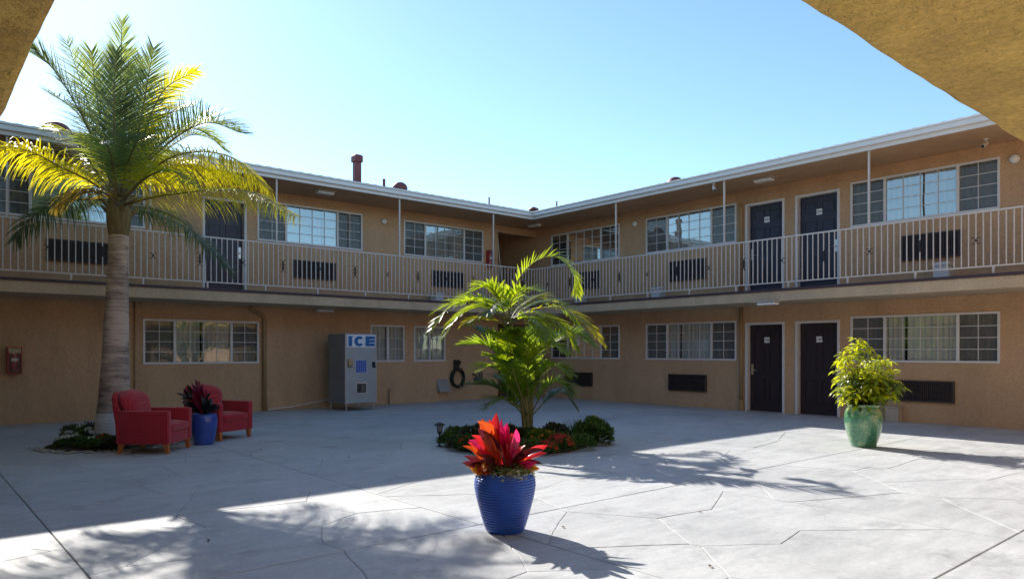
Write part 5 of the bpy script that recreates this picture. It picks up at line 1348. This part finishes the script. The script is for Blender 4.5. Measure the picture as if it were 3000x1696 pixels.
def blades(name, loc, R, H, n, mt, label, cat='plant', seed=0, group=None):
    t = empty(name, loc, 0, label, cat, group); r = random.Random(seed); m = MB(); c = Vector(loc)
    for k in range(n):
        a = r.uniform(0,6.28); rr_ = R*math.sqrt(r.random()); H_ = H*.8; b0 = c+Vector((math.cos(a)*rr_*.5, math.sin(a)*rr_*.5, 0)); lean = Vector((math.cos(a), math.sin(a), 0))*rr_*.7; h = H*r.uniform(.6,1.1); s = Vector((-math.sin(a), math.cos(a), 0))*.008
        p1, p2 = b0+lean*.35+Vector((0,0,h*.6)), b0+lean+Vector((0,0,h))
        m.add([b0-s, b0+s, p1+s*.8, p1-s*.8, p2], [(0,1,2,3),(3,2,4)])
    m.build('blades', mt, t, recalc=False)
    MB().lathe([(R*.4,.0),(R*.32,.03),(.004,.05)], 12, tuple(c)).build('crown', SOIL, t)
    return t
# middle bed
bed = [onG(*p) for p in ((1296,1309),(1330,1325),(1420,1338),(1550,1341),(1680,1328),(1765,1305),(1782,1288))]
poly = [(p.x, p.y) for p in bed]+[(9.35,9.2),(8.9,9.9),(8.1,10.2),(7.2,10.0),(6.5,9.5)]
n = len(poly); poly = [(x+(7.6-x)*.09, y+(8.6-y)*.09) for x, y in poly]; vs = [(x,y,.004) for x,y in poly]+[(x+(7.6-x)*.05,y+(8.6-y)*.05,.035) for x,y in poly]+[(7.6,8.6,.06)]
fs = [(i,(i+1) % n,n+(i+1) % n,n+i) for i in range(n)]+[(n+i,n+(i+1) % n,2*n) for i in range(n)]
tag(MB().add(vs, fs).build('planting_bed', SOIL, smooth=False), kind='structure')
def bp2(x, y): q = onG(x, y); return (q.x, q.y, .02)
BED = [
 ('bush', (1318,1306), .20, .20, 260, .055, [LD,LG], 'low dark green plant beside the black path light', None),
 ('bush', (1345,1318), .20, .20, 260, .055, [LD,LPU], 'low purple-green plant second from the path light', (FLP,8,.022,5)),
 ('bush', (1375,1322), .22, .24, 280, .055, [LG,LD], 'low plant with a few orange flowers left of the pink leaves', (FLO,14,.034,5)),
 ('bush', (1390,1300), .26, .34, 300, .065, [LPU,LD], 'taller dark leafy plant behind the blue pot on its left', None),
 ('bush', (1425,1330), .20, .20, 240, .05, [LD,LG], 'low green plant at the bed edge directly left of the blue pot plant', None),
 ('bush', (1470,1332), .22, .20, 240, .05, [LG,LD], 'low green plant at the bed edge hidden partly by the pink leaves', None),
 ('bush', (1530,1330), .20, .20, 240, .05, [LPU,LG], 'low plum-tinted plant at the bed edge right of the pink leaves', (FLP,8,.02,5)),
 ('bush', (1585,1312), .28, .30, 420, .06, [LYG,LG], 'yellow-green bushy plant right of the small palm foot', (FLY,16,.034,5)),
 ('bush', (1625,1290), .26, .33, 320, .06, [LPU,LD], 'dark reddish plant at the back of the bed', None),
 ('bush', (1600,1331), .19, .18, 240, .045, [LG,LD], 'low green plant with coral flowers at the front bed edge', (FLR,26,.036,5)),
 ('bush', (1640,1322), .22, .27, 300, .05, [LG,LD], 'clump of coral red flowers in the middle of the bed', (FLR,46,.040,5)),
 ('blades', (1668,1318), .22, .24, 130, None, LG, 'grassy green tuft between the red flowers and the dark shrub', None),
 ('blades', (1690,1303), .24, .40, 150, None, LD, 'upright dark spiky tuft left of the dark shrub', None),
 ('bush', (1738,1300), .34, .44, 700, .075, [LD,LD,LG], 'dense dark green shrub at the right end of the bed', None),
 ('bush', (1335,1290), .24, .22, 240, .055, [LG,LD], 'low green plant at the back left of the middle bed', None),
 ('bush', (1448,1318), .24, .26, 260, .05, [LG,LPU], 'leafy plant behind the low green edge, left of the pink leaves', (FLO,6,.02,5)),
 ('bush', (1560,1326), .20, .20, 240, .045, [LG,LYG], 'fresh green plant at the bed edge below the small palm stem', None),
 ('bush', (1705,1316), .22, .22, 260, .05, [LD,LG], 'low dark green plant in front of the spiky tuft', None),
 ('bush', (1500,1300), .28, .30, 280, .06, [LD,LPU], 'dark undergrowth plant at the foot of the small palm, left side', None),
 ('bush', (1555,1300), .22, .26, 240, .06, [LD,LG], 'dark undergrowth plant at the foot of the small palm, right side', None),
]
for i, b in enumerate(BED):
    if b[0] == 'bush': bush('bedding_plant', bp2(*b[1]), b[2], b[3], b[4], b[5], b[6], b[7], flowers=b[8], seed=400+i, group='plants in the middle bed')
    else: blades('grass_tuft', bp2(*b[1]), b[2], b[3], b[4], b[6], b[7], seed=400+i, group='plants in the middle bed')
q = onG(1742, 1296); bush('bedding_plant', (q.x, q.y, .27), .10, .12, 60, .07, LYG, 'lime leaves on top of the dark shrub at the bed end', seed=77)
# bed round the tall palm
c = Vector((2.5, 12.40)); n = 26; vs = []; rb = random.Random(2)
for k in range(n):
    a = 2*math.pi*k/n; r0 = 1+.12*noise.noise(Vector((math.cos(a), math.sin(a), 4))); vs.append((c.x+math.cos(a)*.85*r0, c.y+math.sin(a)*.9*r0, .004))
vs += [(c.x+(x-c.x)*.9, c.y+(y-c.y)*.9, .03) for x, y, z in vs[:n]]+[(c.x, c.y, .06)]
fs = [(i,(i+1) % n,n+(i+1) % n,n+i) for i in range(n)]+[(n+i,n+(i+1) % n,2*n) for i in range(n)]
tag(MB().add(vs, fs).build('planting_bed', SOIL), kind='structure')
def pebble(r):
    m = MB(); vs = []; fs = []; a = [r.uniform(.8,1.2) for _ in range(3)]
    prof = [(.004,-.5),(.7,-.35),(1,.0),(.75,.4),(.004,.55)]
    m.lathe(prof, 7); m.v = [(x*a[0]*(1+.1*r.random()), y*a[1]*(1+.1*r.random()), z*.7) for x, y, z in m.v]; return m.v, m.f
m = MB()
for k in range(150):
    a = rb.uniform(math.pi*.95, math.pi*2.0); r0 = rb.uniform(.90,1.10); s = rb.uniform(.016,.035); v, f = pebble(rb)
    m.m = Matrix.Translation((c.x+math.cos(a)*.95*r0, c.y+math.sin(a)*1.0*r0, .012)) @ Matrix.Scale(s, 4) @ Matrix.Rotation(rb.uniform(0,6), 4, 'Z'); m.add(v, f)
tag(m.build('gravel', mat('gravel_pale', (.36,.33,.28), .9, (.46,.43,.38), 12), None, smooth=True), 'pale gravel edging the bed under the tall palm', 'gravel', kind='stuff')
for i, (x, y, R, H, mt, fl, lb) in enumerate([(205,1312,.22,.20,[LD,LG],(FLW,13,.042,9),'low plant with white daisies at the far left of the palm bed'),
    (235,1300,.26,.30,[LD,LG],(FLW,13,.042,9),'white daisy plant left of the painted trunk foot'), (262,1316,.20,.17,[LD,LG],(FLW,9,.040,9),'small white-flowered plant at the front of the palm bed'),
    (212,1288,.18,.26,[LPU,LG],None,'dull tall plant at the back left of the palm bed'), (268,1288,.22,.30,[LPU,LD],(FLR,8,.025,5),'reddish plant just left of the white trunk foot'),
    (305,1312,.19,.20,[LG,LD],(FLO,18,.04,6),'orange-flowered plant in front of the painted trunk foot'), (335,1316,.18,.18,[LD,LPU],(FLP,6,.022,5),'low dark plant beside the left armchair leg'), (285,1318,.14,.12,[LG,LD],(FLW,4,.026,9),'tiny white-flowered plant right of the daisies')]):
    bush('bedding_plant', bp2(x, y), R, H, 240, .05, mt, lb, flowers=fl, seed=600+i, group='plants around the tall palm')

# ---- black path light
q = onG(1288, 1307); QL = q.x*FW[0]+q.y*FW[1]; us = QL/FPX
t = empty('path_light', (q.x, q.y, 0), 0, 'black lantern path light on a stake at the left end of the bed', 'path light'); T0 = Matrix.Translation((q.x, q.y, 0))
m = MB(); m.m = T0; m.tube([(0,0,0),(0,0,36*us)], 2.6*us, 10); m.lathe([(.002,0),(10*us,0),(9*us,1.5*us),(3*us,3*us)], 16); m.build('stake', BLACK, t)
m = MB(); m.m = T0; m.lathe([(.003,36*us),(4*us,36*us),(7*us,41*us),(8*us,43*us)], 14); m.build('cup', BLACK, t)
m = MB(); m.m = T0; m.lathe([(5*us,43*us),(8.5*us,62*us)], 14); m.build('lamp_glass', mat('lantern_glass', (.30,.33,.36), .15), t, smooth=True)
m = MB()
for k in range(6):
    a = k*math.pi/3; m.m = T0; m.tube([(7*us*math.cos(a),7*us*math.sin(a),42*us),(10*us*math.cos(a),10*us*math.sin(a),63*us)], .9*us, 5)
m.build('cage', BLACK, t)
m = MB(); m.m = T0; m.lathe([(16*us,62*us),(17*us,63.5*us),(12*us,67*us),(5*us,70*us),(.003,71*us)], 8); m.build('cap', BLACK, t)
# fallen leaves on the concrete
LF = mat('dry_leaf', (.10,.055,.02), .8, (.16,.09,.035), 9); rr4 = random.Random(31)
for i, (x, y) in enumerate([(1022,1340),(735,1335),(765,1318),(875,1345),(1650,1545),(2080,1660),(610,1585),(2050,1500)]):
    q = onG(x, y); m = MB(); m.m = Matrix.Translation((q.x,q.y,.006)) @ Matrix.Rotation(rr4.uniform(0,6),4,'Z'); s = .028
    m.add([(-s,0,0),(0,-s*.45,.008),(s,0,.004),(0,s*.45,.010)], [(0,1,2),(0,2,3)])
    lb = ['dry leaf on the shaded concrete left of the path light','dry leaf on the shaded concrete before the right armchair','second dry leaf before the right armchair','dry leaf on shaded concrete between armchairs and flower bed','dry leaf on the sunny concrete right of the blue pot','dry leaf at the bottom edge of the sunny concrete','dry leaf in the dappled shade at lower left','dry leaf on the sunny concrete near the palm shadow'][i]
    tag(m.build('fallen_leaf', LF, None, recalc=False), lb, 'leaf', 'fallen leaves')
